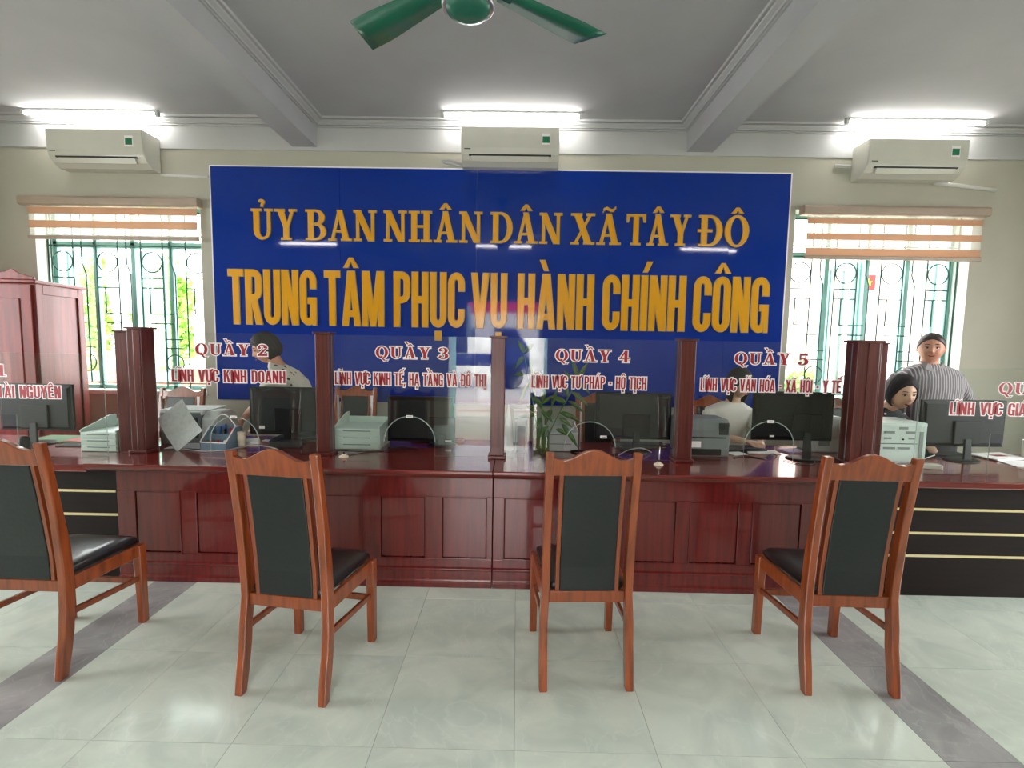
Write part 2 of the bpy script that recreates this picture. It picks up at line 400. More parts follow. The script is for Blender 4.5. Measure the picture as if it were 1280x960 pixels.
# cornices: stepped profile (distance from wall, z)
def corn_prof(sgn=1):
    return [(0, 3.508), (.018, 3.508), (.018, 3.516), (.008, 3.518), (.008, 3.523), (.026, 3.525), (.03, 3.534), (.055, 3.546), (.062, 3.555), (.045, 3.557), (.045, 3.561), (.078, 3.563), (.082, ZC), (0, ZC)]
yw = YW-.012
for nm, xa, xb, ja, jb in (('trim_4', XL, BL[0], 0, 0), ('trim_5', BL[1], BR[0], 1, 1), ('trim_6', BR[1], XR, 0, 0)):
    p = corn_prof(); mb = MB(); n = len(p)
    va = [(xa+(d if ja else 0), yw-d, z) for d, z in p]; vb = [(xb-(d if jb else 0), yw-d, z) for d, z in p]
    mb.add(va+vb, [tuple(range(n)), tuple(range(2*n-1, n-1, -1))]+[(i, n+i, n+(i+1) % n, (i+1) % n) for i in range(n)])
    struct(mb.build(nm, M_groove))
for nm, xf, sg in (('trim_8', BL[1], 1), ('trim_9', BR[0], -1)):
    p = corn_prof(); mb = MB(); n = len(p)
    va = [(xf+sg*d, yw-d, z) for d, z in p]; vb = [(xf+sg*d, YB, z) for d, z in p]
    mb.add(va+vb, [tuple(range(n)), tuple(range(2*n-1, n-1, -1))]+[(i, n+i, n+(i+1) % n, (i+1) % n) for i in range(n)])
    struct(mb.build(nm, M_groove))

# ------------------------------------------------------------------ far windows
def window(name, W, mirror):
    x0, x1, z0, z1 = W; yi, yo = YW, YW+WT
    win = empty(name, ((x0+x1)/2, yo-.05, z0), kind='structure'); ox, oy, oz = win.location
    L = lambda mb, nm, m, **k: mb.xform(Matrix.Translation((-ox, -oy, -oz))).build(nm, m, win, **k)
    # reveal lining + sill
    rv = MB(); t = .004
    rv.box(x0, x0+t, yi+.001, yo, z0, z1); rv.box(x1-t, x1, yi+.001, yo, z0, z1); rv.box(x0, x1, yi+.001, yo, z1-t, z1); rv.box(x0, x1, yi+.001, yo, z0, z0+t)
    L(rv, 'reveal', M_reveal)
    L(MB().box(x0-.01, x1+.01, yi-.015, yo+.05, z0-.025, z0+.012), 'sill', M_reveal, bevel=.004)
    yf = yo-.07
    fr = MB(); fw = .045
    fr.box(x0+t, x0+fw, yf, yf+.05, z0+.012, z1-t); fr.box(x1-fw, x1-t, yf, yf+.05, z0+.012, z1-t)
    fr.box(x0+t, x1-t, yf, yf+.05, z1-fw, z1-t); fr.box(x0+t, x1-t, yf, yf+.05, z0+.012, z0+.05)
    zt = z0+1.42
    fr.box(x0+t, x1-t, yf, yf+.05, zt, zt+.06)
    L(fr, 'window_frame', M_teal, bevel=.004)
    n = 4; pw = (x1-x0-2*fw)/n
    for i in range(1, n):
        xm = x0+fw+pw*i
        L(MB().box(xm-.022, xm+.022, yf, yf+.045, z0+.012, z1-fw), 'mullion', M_teal, bevel=.003)
    for i in range(n):   # fixed lights above the transom
        xa = x0+fw+pw*i+.022; xb = xa+pw-.044
        L(MB().box(xa, xb, yf+.02, yf+.024, zt+.06, z1-fw), 'pane', M_wglass)
    # opened casement leaves
    for i in range(n):
        hingeleft = (i % 2 == 0)
        xa = x0+fw+pw*i+.025; xb = xa+pw-.05; wv = xb-xa; hz0, hz1 = z0+.06, zt-.01
        lf = MB(); b = .045
        lf.box(0, b, 0, .03, hz0, hz1); lf.box(wv-b, wv, 0, .03, hz0, hz1); lf.box(b, wv-b, 0, .03, hz1-b, hz1); lf.box(b, wv-b, 0, .03, hz0, hz0+.10)
        ang = R(78+4*(i % 3)) if hingeleft else PI-R(80-5*(i % 2))
        hx = xa if hingeleft else xb
        M = Matrix.Translation((hx-ox, yo+.02-oy, -oz)) @ Matrix.Rotation(ang, 4, 'Z')
        o = lf.xform(M).build('casement', M_teal, win, bevel=.003)
        g = MB().box(b, wv-b, .012, .016, hz0+.10, hz1-b).xform(M).build('pane', M_wglass, o)
    return win
window('window_1', WINL, False)
window('window_2', WINR, True)

def grille(W, label):
    x0, x1, z0, z1 = W; y = YW+.115
    g = empty('window_grille', (x0, y, z0+.03), label=label, cat='grille', group='iron window grilles')
    H = z1-z0-.06
    def rod(pts, r=.0068, nm='rod'):
        MB().tube([(p[0], 0, p[1]) for p in pts], r, 6).build(nm, M_iron, g)
    Wd = x1-x0; mod = .445; ztop = 1.40
    rod([(0.01, ztop), (Wd-.01, ztop)]); rod([(0.01, .05), (Wd-.01, .05)]); rod([(0.01, H-.03), (Wd-.01, H-.03)]); rod([(.012, 0), (.012, H)]); rod([(Wd-.012, 0), (Wd-.012, H)])
    rod([(0.01, ztop+.10), (Wd-.01, ztop+.10)])
    k = 0; x = .04
    while x < Wd-.05:
        def ok(a): return a < Wd-.02
        for dx in (0, .215):
            if ok(x+dx): rod([(x+dx, 0), (x+dx, H)])
        # ring at the top
        if ok(x+.2): 
            MB().tube([(x+.1075+.098*math.cos(a*PI/14), 0, ztop-.155+.098*math.sin(a*PI/14)) for a in range(29)], .0062, 6, cap=False).build('ring', M_iron, g)
            rod([(x, ztop-.31), (x+.215, ztop-.31)]); rod([(x, ztop-.405), (x+.215, ztop-.405)])
            rod([(x+.075, ztop-.405), (x+.075, ztop-.66)])
            rod([(x+.075, ztop-.66), (x+.31, ztop-.66)]) if ok(x+.31) else None
            rod([(x+.075, ztop-.755), (x+.31, ztop-.755)]) if ok(x+.31) else None
        if ok(x+.345):
            rod([(x+.30, H), (x+.30, ztop-.17), (x+.335, ztop-.27), (x+.335, ztop-.9), (x+.335, .05)])
        if ok(x+.39):
            rod([(x+.215, ztop-.91), (x+.39, ztop-.91)]); rod([(x+.215, ztop-1.0), (x+.39, ztop-1.0)])
            MB().tube([(x+.302+.086*math.cos(a*PI/14), 0, ztop-1.15+.086*math.sin(a*PI/14)) for a in range(29)], .0062, 6, cap=False).build('ring', M_iron, g)
        x += mod
    return g
grille(WINL, 'green iron grille of rings and rods in the left window beside the cabinet')
grille(WINR, 'green iron grille of rings and rods in the right window behind the standing woman')

def blind(x0, x1, ztop, zbot, bands, label):
    b = empty('zebra_blind', ((x0+x1)/2, YW-.05, zbot), label=label, cat='blind', group='tan striped roller blinds')
    hw = (x1-x0)/2; H = ztop-zbot
    prof = [(-.05, H-.075), (-.052, H-.02), (-.035, H), (.048, H), (.048, H-.085), (-.035, H-.085)]
    MB().prism(prof, 'x', -hw, hw).build('headbox', M_rail, b, bevel=.006)
    MB().box(-hw+.06, hw-.03, .0, .003, .012, H-.085).build('sheer', M_sheer, b)
    for za, zb in bands: MB().box(-hw+.06, hw-.03, -.006, -.002, za, zb).build('band', M_tanb, b)
    MB().box(-hw+.05, hw-.02, -.016, .014, 0, .035).build('bottom_rail', M_rail, b, bevel=.006)
    return b
blind(-4.72, -3.02, 2.835, 2.44, [(.235, .300), (.105, .175)], 'tan striped roller blind over the left window, two bands lowered')
blind(2.63, 4.345, 2.85, 2.36, [(.325, .38), (.18, .24), (.035, .105)], 'tan striped roller blind over the right window, three bands lowered')

# ------------------------------------------------------------------ lettering
def style(name):
    if name == 'sans': return dict(serif=False, W=.36, s=.128, h=.115, gap=.055, space=.26)
    if name == 'roman': return dict(serif=True, W=.66, s=.142, h=.045, gap=.085, space=.30)
    return dict(serif=True, W=.66, s=.165, h=.05, gap=.11, space=.34)
def glyph(ch, st):
    """primitives: ('p', pts) convex polygon; ('r', ocx, ocy, orx, ory, icx, icy, irx, iry, a0, a1) ring sector"""
    W, s, h = st['W'], st['s'], st['h']; P = []; t = h
    def poly(*p): P.append(('p', list(p)))
    def rect(x0, y0, x1, y1): poly((x0, y0), (x1, y0), (x1, y1), (x0, y1))
    def ring(ocx, ocy, orx, ory, icx, icy, irx, iry, a0, a1): P.append(('r', ocx, ocy, orx, ory, icx, icy, irx, iry, a0, a1))
    if not st['serif']:
        r = .20; hh = h
        def top(w, x=0): ring(x+w/2, 1-r, w/2, r, x+w/2, 1-r, w/2-s, r-hh, 0, 180)
        def bot(w, x=0): ring(x+w/2, r, w/2, r, x+w/2, r, w/2-s, r-hh, 180, 360)
        if ch == 'T': rect(0, 1-hh, W*.95, 1); rect(W*.475-s/2, 0, W*.475+s/2, 1-hh); return W*.95, P
        if ch == 'I': rect(0, 0, s, 1); return s, P
        if ch == 'L': rect(0, 0, s, 1); rect(s, 0, W*.85, hh); return W*.85, P
        if ch == 'E': rect(0, 0, s, 1); rect(s, 0, W*.88, hh); rect(s, 1-hh, W*.88, 1); rect(s, .5-hh/2, W*.8, .5+hh/2); return W*.88, P
        if ch == 'H': rect(0, 0, s, 1); rect(W-s, 0, W, 1); rect(s, .5-hh/2, W-s, .5+hh/2); return W, P
        if ch == 'N': rect(0, 0, s*.92, 1); rect(W-s*.92, 0, W, 1); poly((0, 1), (s*1.05, 1), (W, 0), (W-s*1.05, 0)); return W, P
        if ch == 'M':
            w = W*1.32; rect(0, 0, s*.9, 1); rect(w-s*.9, 0, w, 1)
            poly((0, 1), (s*1.15, 1), (w/2+s*.42, 0), (w/2-s*.42, 0)); poly((w-s*1.15, 1), (w, 1), (w/2+s*.42, 0), (w/2-s*.42, 0)); return w, P
        if ch in 'UO' or ch in 'CG' or ch == 'Q':
            bot(W)
            if ch == 'U': rect(0, r, s, 1); rect(W-s, r, W, 1)
            elif ch == 'O': top(W); rect(0, r, s, 1-r); rect(W-s, r, W, 1-r)
            else:
                top(W); rect(0, r, s, 1-r)
                rect(W-s, 1-r-.13, W, 1-r)
                if ch == 'C': rect(W-s, r, W, r+.13)
                else: rect(W-s, r, W, .5); rect(W*.5, .5-hh*.9, W-s, .5); rect(W-s*.6, 0, W, r)
            return W, P
        if ch == 'D':
            w = W; rr = .22; rect(0, 0, s, 1); rect(s, 0, w*.5, hh); rect(s, 1-hh, w*.5, 1)
            ring(w*.5, 1-rr, w*.5, rr, w*.5, 1-rr, w*.5-s, rr-hh, 0, 90); ring(w*.5, rr, w*.5, rr, w*.5, rr, w*.5-s, rr-hh, 270, 360); rect(w-s, rr, w, 1-rr); return w, P
        if ch in 'PR':
            w = W; rect(0, 0, s, 1); yb = .44; rr = .18
            rect(s, 1-hh, w*.5, 1); rect(s, yb, w*.5, yb+hh*.9)
            ring(w*.5, 1-rr, w*.5, rr, w*.5, 1-rr, w*.5-s, rr-hh, 0, 90); ring(w*.5, yb+rr, w*.5, rr, w*.5, yb+rr, w*.5-s, rr-hh*.9, 270, 360); rect(w-s, yb+rr, w, 1-rr)
            if ch == 'R': poly((w*.36, yb), (w*.36+s*.95, yb), (w*1.02, 0), (w*1.02-s*1.05, 0))
            return w*1.02 if ch == 'R' else w, P
        if ch == 'A':
            w = W*1.12; q = s*.98; poly((0, 0), (q, 0), (w/2+.045, 1), (w/2-.075, 1)); poly((w-q, 0), (w, 0), (w/2+.075, 1), (w/2-.045, 1)); rect(w*.25, .17, w*.75, .17+hh*.9); return w, P
        if ch == 'V':
            w = W*1.1; q = s; poly((0, 1), (q, 1), (w/2+.045, 0), (w/2-.075, 0)); poly((w-q, 1), (w, 1), (w/2+.075, 0), (w/2-.045, 0)); return w, P
        if ch == 'Y':
            w = W*1.08; rect(w/2-s/2, 0, w/2+s/2, .45); poly((0, 1), (s, 1), (w/2+s*.45, .40), (w/2-s*.5, .40)); poly((w-s, 1), (w, 1), (w/2+s*.5, .40), (w/2-s*.45, .40)); return w, P
        if ch == 'X':
            w = W*1.1; poly((0, 1), (s, 1), (w, 0), (w-s, 0)); poly((w-s, 1), (w, 1), (s, 0), (0, 0)); return w, P
        if ch == 'K':
            w = W*1.05; rect(0, 0, s, 1); poly((s*.9, .40), (s*.9, .58), (w-s*1.05, 1), (w-.01, 1)); poly((s*1.25, .60), (s*2.1, .66), (w, 0), (w-s*1.08, 0)); return w, P
        if ch == '-': rect(.03, .38, .21, .52); return .24, P
        if ch == ',': poly((0, -.13), (.06, -.13), (s, .13), (0, .13)); return s, P
    else:
        o = .075   # serif overhang
        def srf(xa, xb, y, up):   # serif slab
            y0, y1 = (y, y+t) if up else (y-t, y); rect(xa, y0, xb, y1)
        def stem(x, wd, y0=0, y1=1, sb=True, stp=True):
            rect(x, y0, x+wd, y1)
            if sb: srf(x-o, x+wd+o, y0, True)
            if stp: srf(x-o, x+wd+o, y1, False)
        if ch == 'H': w = W; stem(o, s); stem(w-o-s, s); rect(o+s, .5-t/2, w-o-s, .5+t/2); return w, P
        if ch == 'I': stem(o, s); return s+2*o, P
        if ch == 'U':
            w = W*.96; rb = .30; a = o; b = w-o; th = s*.5
            rect(a, rb, a+s, 1); srf(0, a+s+o, 1, False); rect(b-th, rb, b, 1); srf(b-th-o, w, 1, False)
            ring((a+b)/2, rb, (b-a)/2, rb, (a+s+b-th)/2, rb, (b-th-a-s)/2, rb-t*1.3, 180, 360); return w, P
        if ch == 'N':
            w = W; th = s*.45; rect(o, 0, o+th, 1); rect(w-o-th, 0, w-o, 1); poly((o*.4, 1), (o*.4+s*1.15, 1), (w-o, 0), (w-o-s*1.15, 0))
            srf(0, 2*o+th, 0, True); srf(0, o+th, 1, False); srf(w-2*o-th, w, 1, False); return w, P
        if ch == 'A':
            w = W*1.02; c = w/2; th = s*.45; poly((o, 0), (o+th, 0), (c+.01, 1), (c-.05, 1)); poly((w-o-s*1.1, 0), (w-o, 0), (c+.055, 1), (c-.075, 1)); rect(o+.07, .28, w-o-s*1.1, .28+t)
            srf(0, 2*o+th, 0, True); srf(w-2*o-s*1.05, w, 0, True); return w, P
        if ch == 'Y':
            w = W*.98; c = w/2+.01; rect(c-s/2, 0, c+s/2, .46); srf(c-s/2-o, c+s/2+o, 0, True)
            poly((o, 1), (o+s*1.15, 1), (c+s/2, .42), (c-s/2, .42)); poly((w-o-s*.45, 1), (w-o, 1), (c+s/2, .42), (c+s*.05, .42))
            srf(0, 2*o+s, 1, False); srf(w-2*o-s*.4, w, 1, False); return w, P
        if ch == 'X':
            w = W; th = s*.45; poly((o, 1), (o+s*1.2, 1), (w-o, 0), (w-o-s*1.2, 0)); poly((w-o-th, 1), (w-o, 1), (o+th, 0), (o, 0))
            srf(0, 2*o+s, 1, False); srf(w-2*o-th, w, 1, False); srf(0, 2*o+th, 0, True); srf(w-2*o-s, w, 0, True); return w, P
        if ch == 'T':
            w = W*.9; c = w/2; rect(c-s/2, 0, c+s/2, 1); srf(c-s/2-o, c+s/2+o, 0, True); rect(0, 1-t*1.1, w, 1)
            poly((0, .76), (.035, .76), (.075, 1-t), (0, 1-t)); poly((w-.035, .76), (w, .76), (w, 1-t), (w-.075, 1-t)); return w, P
        if ch == 'D':
            w = W*.98; stem(o, s); rect(o+s, 1-t, w*.5, 1); rect(o+s, 0, w*.5, t)
            ring(w*.48, .5, w*.52, .5, w*.46, .5, w*.54-s, .5-t, -90, 90); return w, P
        if ch == 'B':
            w = W*.9; stem(o, s); m = .53
            for y0, y1, xr in ((m-t/2, 1, w*.93), (0, m+t/2, w)):
                rect(o+s, y1-t, w*.5, y1); rect(o+s, y0, w*.5, y0+t); cy = (y0+y1)/2; ry = (y1-y0)/2
                ring(w*.5, cy, xr-w*.5, ry, w*.5, cy, xr-w*.5-s*.95, ry-t, -90, 90)
            return w, P
        if ch in 'OQ':
            w = W*1.0; ring(w/2, .5, w/2, .515, w/2, .5, w/2-s, .515-t, 0, 360)
            if ch == 'Q': poly((w*.34, .12), (w*.48, .16), (w*.80, -.20), (w*.66, -.23)); poly((w*.66, -.23), (w*.80, -.20), (w*1.03, -.12), (w*.95, -.21)); ring(w*.42, .1, .13, .1, w*.42, .1, .09, .055, 20, 190)
            return w, P
        if ch == '1': w = .42; rect(.13, 0, .13+s, 1); srf(.02, .42, 0, True); poly((0, .78), (.13, .80), (.13, 1), (0, .84)); return w, P
        if ch == '2':
            w = .52; rect(0, 0, w, .16); ring(w/2, .72, w/2, .28, w*.44, .72, w*.5-s*.95, .20, -10, 165); poly((0, .10), (.17, .10), (w, .68), (w-s, .62)); poly((w-.05, .10), (w, .10), (w, .3), (w-.04, .3)); ring(.09, .70, .085, .085, .09, .70, .001, .001, 0, 360); return w, P
        if ch == '3':
            w = .5; ring(.22, .74, .25, .26, .2, .74, .1, .20, -80, 160); ring(.22, .28, .28, .29, .2, .28, .12, .22, -160, 90); rect(.14, .49, .25, .56); ring(.08, .74, .08, .08, .08, .74, .001, .001, 0, 360); ring(.08, .24, .08, .08, .08, .24, .001, .001, 0, 360); return w, P
        if ch == '4':
            w = .56; rect(.28, 0, .28+s, 1); srf(.2, .52, 0, True); rect(0, .26, w, .26+t*1.5); poly((0, .26), (.07, .26), (.42, 1), (.31, 1)); return w, P
        if ch == '5':
            w = .5; rect(.06, .84, .46, 1); rect(.06, .46, .06+t*1.2, .9); ring(.22, .31, .28, .31, .2, .31, .12, .24, -160, 125); ring(.08, .2, .08, .08, .08, .2, .001, .001, 0, 360); return w, P
        if ch == '6':
            w = .52; ring(w/2, .32, w/2, .33, w/2, .32, w/2-s, .26, 0, 360); ring(w/2+.04, .5, w/2+.04, .51, w/2+.06, .5, w/2-s+.05, .45, 95, 180); ring(w*.78, .84, .08, .08, w*.78, .84, .001, .001, 0, 360); return w, P
    return W, P
def marks(base, cs, w, st):
    P = []; k = .9 if st['serif'] else 1.; cx = w/2; y = 1.07 if not st['serif'] else 1.09
    def poly(*p): P.append(('p', list(p)))
    thick = .055
    has = [unicodedata.name(c) for c in cs]
    circ = any('CIRCUMFLEX' in c for c in has)
    for c in has:
        if 'CIRCUMFLEX' in c:
            poly((cx-.16, y), (cx-.06, y), (cx+.015, y+.17), (cx-.035, y+.17)); poly((cx+.06, y), (cx+.16, y), (cx+.035, y+.17), (cx-.015, y+.17))
        elif 'BREVE' in c:
            P.append(('r', cx, y+.17, .16, .17, cx, y+.17, .10, .11, 180, 360))
        elif 'TILDE' in c:
            pts = [(-.17, .0), (-.15, .09), (-.07, .13), (.04, .06), (.12, .07), (.17, .15)]
            for a, b in zip(pts[:-1], pts[1:]): poly((cx+a[0], y+a[1]), (cx+b[0], y+b[1]), (cx+b[0], y+b[1]-.055), (cx+a[0], y+a[1]-.055))
        elif 'ACUTE' in c:
            dx, dy = (.14, .12) if circ else (.02, 0); poly((cx+dx-.05, y+dy), (cx+dx+.03, y+dy), (cx+dx+.13, y+dy+.18), (cx+dx+.03, y+dy+.18))
        elif 'GRAVE' in c:
            dx, dy = (-.14, .14) if circ else (-.02, 0); poly((cx+dx-.03, y+dy), (cx+dx+.05, y+dy), (cx+dx-.02, y+dy+.18), (cx+dx-.12, y+dy+.18))
        elif 'HOOK' in c:
            dx, dy = (.10, .17) if circ else (0, .03)
            P.append(('r', cx+dx, y+dy+.12, .085, .08, cx+dx-.01, y+dy+.12, .03, .035, -60, 170)); poly((cx+dx-.02, y+dy-.02), (cx+dx+.035, y+dy-.02), (cx+dx+.055, y+dy+.08), (cx+dx, y+dy+.06))
        elif 'DOT BELOW' in c:
            d = .065; poly((cx-d, -.24), (cx+d, -.24), (cx+d, -.08), (cx-d, -.08))
        elif 'HORN' in c:
            poly((w-.02, .84), (w+.05, .9), (w+.1, 1.08), (w+.0, 1.08))
    return P
def layout(text, sty):
    st = style(sty); x = 0; out = []
    for ch in text:
        if ch == ' ': x += st['space']; continue
        bar = ch == 'Đ'
        d = unicodedata.normalize('NFD', 'D' if bar else ch); w, P = glyph(d[0], st); P = P+marks(d[0], d[1:], w, st)
        if bar:
            if st['serif']: P.append(('p', [(-.02, .47), (w*.55, .47), (w*.55, .53), (-.02, .53)]))
            else: P.append(('p', [(-.06, .46), (w*.55, .46), (w*.55, .55), (-.06, .55)]))
        out.append((x, w, P)); x += w+st['gap']
    return out, x-st['gap']
def offset_poly(pts, d):
    n = len(pts); area = sum(pts[i][0]*pts[(i+1) % n][1]-pts[(i+1) % n][0]*pts[i][1] for i in range(n))
    if area < 0: pts = pts[::-1]
    if d == 0: return pts
    out = []
    for i in range(n):
        p0, p1, p2 = Vector(pts[i-1]), Vector(pts[i]), Vector(pts[(i+1) % n])
        a = (p1-p0); b = (p2-p1)
        if a.length < 1e-7 or b.length < 1e-7: out.append(tuple(p1)); continue
        a.normalize(); b.normalize(); na = Vector((a.y, -a.x)); nb = Vector((b.y, -b.x)); m = na+nb
        L = m.length
        if L < .35: m = na; k = 1.
        else: m = m/L; k = min(1/max(m.dot(na), .3), 1.6)
        out.append(tuple(p1+m*d*k))
    return out
def letters_mesh(prims, x0, z0, sx, sz, d, y0, y1, mi=0, mb=None):
    mb = mb or MB()
    for pi_, p in enumerate(prims):
        y0 -= .00015*pi_ if (y1-y0) > .005 else .00002*pi_
        if p[0] == 'p':
            pts = offset_poly([(x0+q[0]*sx, z0+q[1]*sz) for q in p[1]], d); mb.prism(pts, 'y', y0, y1, mi)
        else:
            _, ocx, ocy, orx, ory, icx, icy, irx, iry, a0, a1 = p
            ORX, ORY = orx*sx+d, ory*sz+d; IRX, IRY = max(irx*sx-d, .0005), max(iry*sz-d, .0005)
            n = max(4, int(abs(a1-a0)/18)); full = abs(a1-a0) >= 359
            oc = (x0+ocx*sx, z0+ocy*sz); ic = (x0+icx*sx, z0+icy*sz)
            A = [R(a0+(a1-a0)*k/n) for k in range(n+1)]
            O = [(oc[0]+ORX*math.cos(a), oc[1]+ORY*math.sin(a)) for a in A]; I = [(ic[0]+IRX*math.cos(a), ic[1]+IRY*math.sin(a)) for a in A]
            if d and not full:   # lengthen the ends
                for arr in (O, I):
                    for e, f in ((0, 1), (-1, -2)):
                        v = Vector(arr[e])-Vector(arr[f]); 
                        if v.length > 1e-6: v = v.normalized()*d; arr[e] = (arr[e][0]+v.x, arr[e][1]+v.y)
            for k in range(n): mb.prism([O[k], O[k+1], I[k+1], I[k]], 'y', y0, y1, mi)
    return mb

# ------------------------------------------------------------------ blue sign
sign = empty('wall_sign', (-.2, 4.715, .93), label='large glossy blue board with gold lettering on the far wall', cat='sign')
def SL(mb): return mb.xform(Matrix.Translation((.2, -4.715, -.93)))
sx0, sx1, sz0, sz1 = -2.922, 2.526, .93, 3.14
edges = [sx0, -1.70, -.405, .86, 1.98, sx1]
tilts = [.10, -.12, .06, -.05, .12]
for i in range(5):
    a, b = edges[i]+.0006, edges[i+1]-.0006
    cz = (sz0+sz1)/2; mb = MB().box(a, b, 4.700, 4.712, sz0, sz1)
    M = Matrix.Translation(((a+b)/2, 4.706, cz)) @ Matrix.Rotation(R(tilts[i]), 4, 'Z') @ Matrix.Rotation(R(tilts[(i+2) % 5]*.5), 4, 'X') @ Matrix.Translation((-(a+b)/2, -4.706, -cz))
    SL(mb.xform(M)).build('board', M_sign, sign)
for x in (-2.358, -1.009, 2.061): SL(MB().lathe([(.008, 0), (.008, .012), (.004, .016)], (x, 4.712, 3.137), 8).xform(Matrix.Identity(4))).build('hook', M_slot, sign)
tr = MB().box(sx0-.012, sx0, 4.702, 4.718, sz0, sz1+.012).box(sx1, sx1+.012, 4.702, 4.718, sz0, sz1+.012).box(sx0, sx1, 4.702, 4.718, sz1, sz1+.012)
SL(tr).build('edge_trim', M_wfilm, sign)
def sign_line(text, sty, x0, x1, z, cap, slope=0., yf=4.695, words=None):
    # words: list of (word, x0, x1) so that each word falls where the board has it
    for word, a, b in words:
        lay, tot = layout(word, sty); sx = (b-a)/tot
        for (gx, gw, P) in lay:
            zz = z+(a+gx*sx)*slope
            mb = letters_mesh(P, a+gx*sx, zz, sx, cap, .0, yf-.012, yf, 0)
            mb = letters_mesh(P, a+gx*sx, zz, sx, cap, .006, yf-.010, yf+.004, 1, mb)
            SL(mb).build('letter', [M_gold, M_goldedge], sign)
def PX(px, Y): return (px-640)/F_PX*Y*1.0
k1 = lambda px: -2.536+(px-316)*(2.152+2.536)/(934-316)
k2 = lambda px: -2.769+(px-288)*(2.369+2.769)/(960-288)
sign_line(None, 'roman', 0, 0, 2.470, .277, words=[('ỦY', k1(316), k1(372)), ('BAN', k1(384), k1(472)), ('NHÂN', k1(482), k1(604)), ('DÂN', k1(615), k1(703)), ('XÃ', k1(715), k1(776)), ('TÂY', k1(784), k1(862)), ('ĐÔ', k1(873), k1(934))])
sign_line(None, 'sans', 0, 0, 1.668, .515, words=[('TRUNG', k2(287), k2(397)), ('TÂM', k2(408), k2(482)), ('PHỤC', k2(495), k2(583)), ('VỤ', k2(592), k2(636)), ('HÀNH', k2(650), k2(744)), ('CHÍNH', k2(756), k2(858)), ('CÔNG', k2(869), k2(961))])

# ------------------------------------------------------------------ air conditioners, conduits, tubes, fan
def aircon(cx, zc, label, wisp=False):
    Wd = .88; a = empty('air_conditioner', (cx, YW-.005, zc), label=label, cat='air conditioner', group='wall air conditioners')
    h = .16; prof = [(-.0, -h+.01), (-.10, -h+.012), (-.165, -h+.045), (-.20, -h+.09), (-.215, -.02), (-.222, .10), (-.215, h), (0, h)]
    MB().prism(prof, 'x', -Wd/2, Wd/2, smooth=False).build('casing', M_beige, a, bevel=.006)
    MB().prism([(-.226, .158), (-.2265, .10), (-.221, -.018), (-.213, -.062), (-.209, -.060), (-.216, -.018), (-.219, .158)], 'x', -Wd/2+.004, Wd/2-.004).build('front_panel', M_beige, a, bevel=.003)
    MB().prism([(-.213, -.072), (-.209, -.083), (-.19, -.083), (-.19, -.072)], 'x', -Wd/2+.07, Wd/2-.07).build('outlet_slot', M_slot, a)
    MB().prism([(-.210, -.086), (-.182, -.128), (-.170, -.125), (-.198, -.086)], 'x', -Wd/2+.09, Wd/2-.09).build('flap', M_beige, a, bevel=.002)
    sx = Wd/2-.12
    st = MB().prism([(-.2285, .01), (-.2285, .105), (-.227, .105), (-.2255, .01)], 'x', sx-.038, sx+.038).build('energy_label', M_wfilm, a)
    MB().prism([(-.2292, .024), (-.2292, .080), (-.228, .080), (-.228, .024)], 'x', sx-.032, sx+.032).build('label_print', M_stickg, st)
    MB().box(-Wd/2+.03, -Wd/2+.085, -.2245, -.2235, -.036, -.028).xform(Matrix.Identity(4)).build('maker_mark', M_dgrey, a)
    return a
aircon(-3.845, 3.222, 'left wall air conditioner above the blind of the left window')
aircon(-.095, 3.285, 'middle wall air conditioner above the blue sign')
aircon(3.53, 3.225, 'right wall air conditioner above the blind of the right window')
def pipe(name, pts, r, m, label, cat):
    o = MB().tube(pts, r, 10).build(name, m); return tag(o, label, cat)
pipe('conduit', [(-3.40, 4.712, 3.055), (-3.2, 4.712, 3.05), (-2.95, 4.712, 3.045)], .012, M_pipe, 'thin white pipe running from the left air conditioner to the blue sign', 'pipe')
pipe('conduit', [(3.86, 4.705, 3.075), (4.1, 4.705, 3.055), (4.42, 4.705, 3.02)], .018, M_pipe, 'sagging white drain pipe right of the right air conditioner', 'pipe')
pipe('conduit', [(2.93, 4.712, 3.225), (3.08, 4.712, 3.222)], .011, M_lgrey, 'short grey pipe stub left of the right air conditioner', 'pipe')
pipe('conduit', [(-.54, 4.70, 3.17), (-.60, 4.70, 3.175), (-.72, 4.70, 3.20), (-.74, 4.70, 3.215), (-.66, 4.70, 3.22), (-.54, 4.70, 3.19)], .008, M_cablew, 'small loop of white cable left of the middle air conditioner', 'cable')

def tubelight(cx, y, label, grp='ceiling tube lights', wire=None):
    t = empty('tube_light', (cx, y, ZC), label=label, cat='light', group=grp)
    MB().box(-.62, .62, -.02, .02, -.018, 0).build('housing', M_lgrey, t, bevel=.003)
    for sg in (-1, 1): MB().box(sg*.60, sg*.632, -.018, .018, -.052, -.001).build('end_cap', M_lgrey, t, bevel=.004)
    MB().tube([(-.598, 0, -.034), (.598, 0, -.034)], .0145, 14).build('tube', M_tube, t)
    if wire is not None: MB().tube([(wire, .02, -.008), (wire+.02, YW-.1-y, -.02), (wire+.03, YW-.03-y, -.09), (wire+.03, YW-.024-y, -.125)], .005, 6).build('wire', M_pipe, t)
    return t
tubelight(-3.93, 4.58, 'lit tube light on the ceiling above the left air conditioner', wire=-.35)
tubelight(-.085, 4.52, 'lit tube light on the ceiling above the middle air conditioner', wire=-.35)
tubelight(3.53, 4.56, 'lit tube light on the ceiling above the right air conditioner')
for cx, nm in ((-4.45, 'left'), (-.33, 'middle'), (4.0, 'right')): tubelight(cx, -1.1, nm+' tube light of the row behind the camera, mirrored in the blue sign', 'tube lights behind the camera')

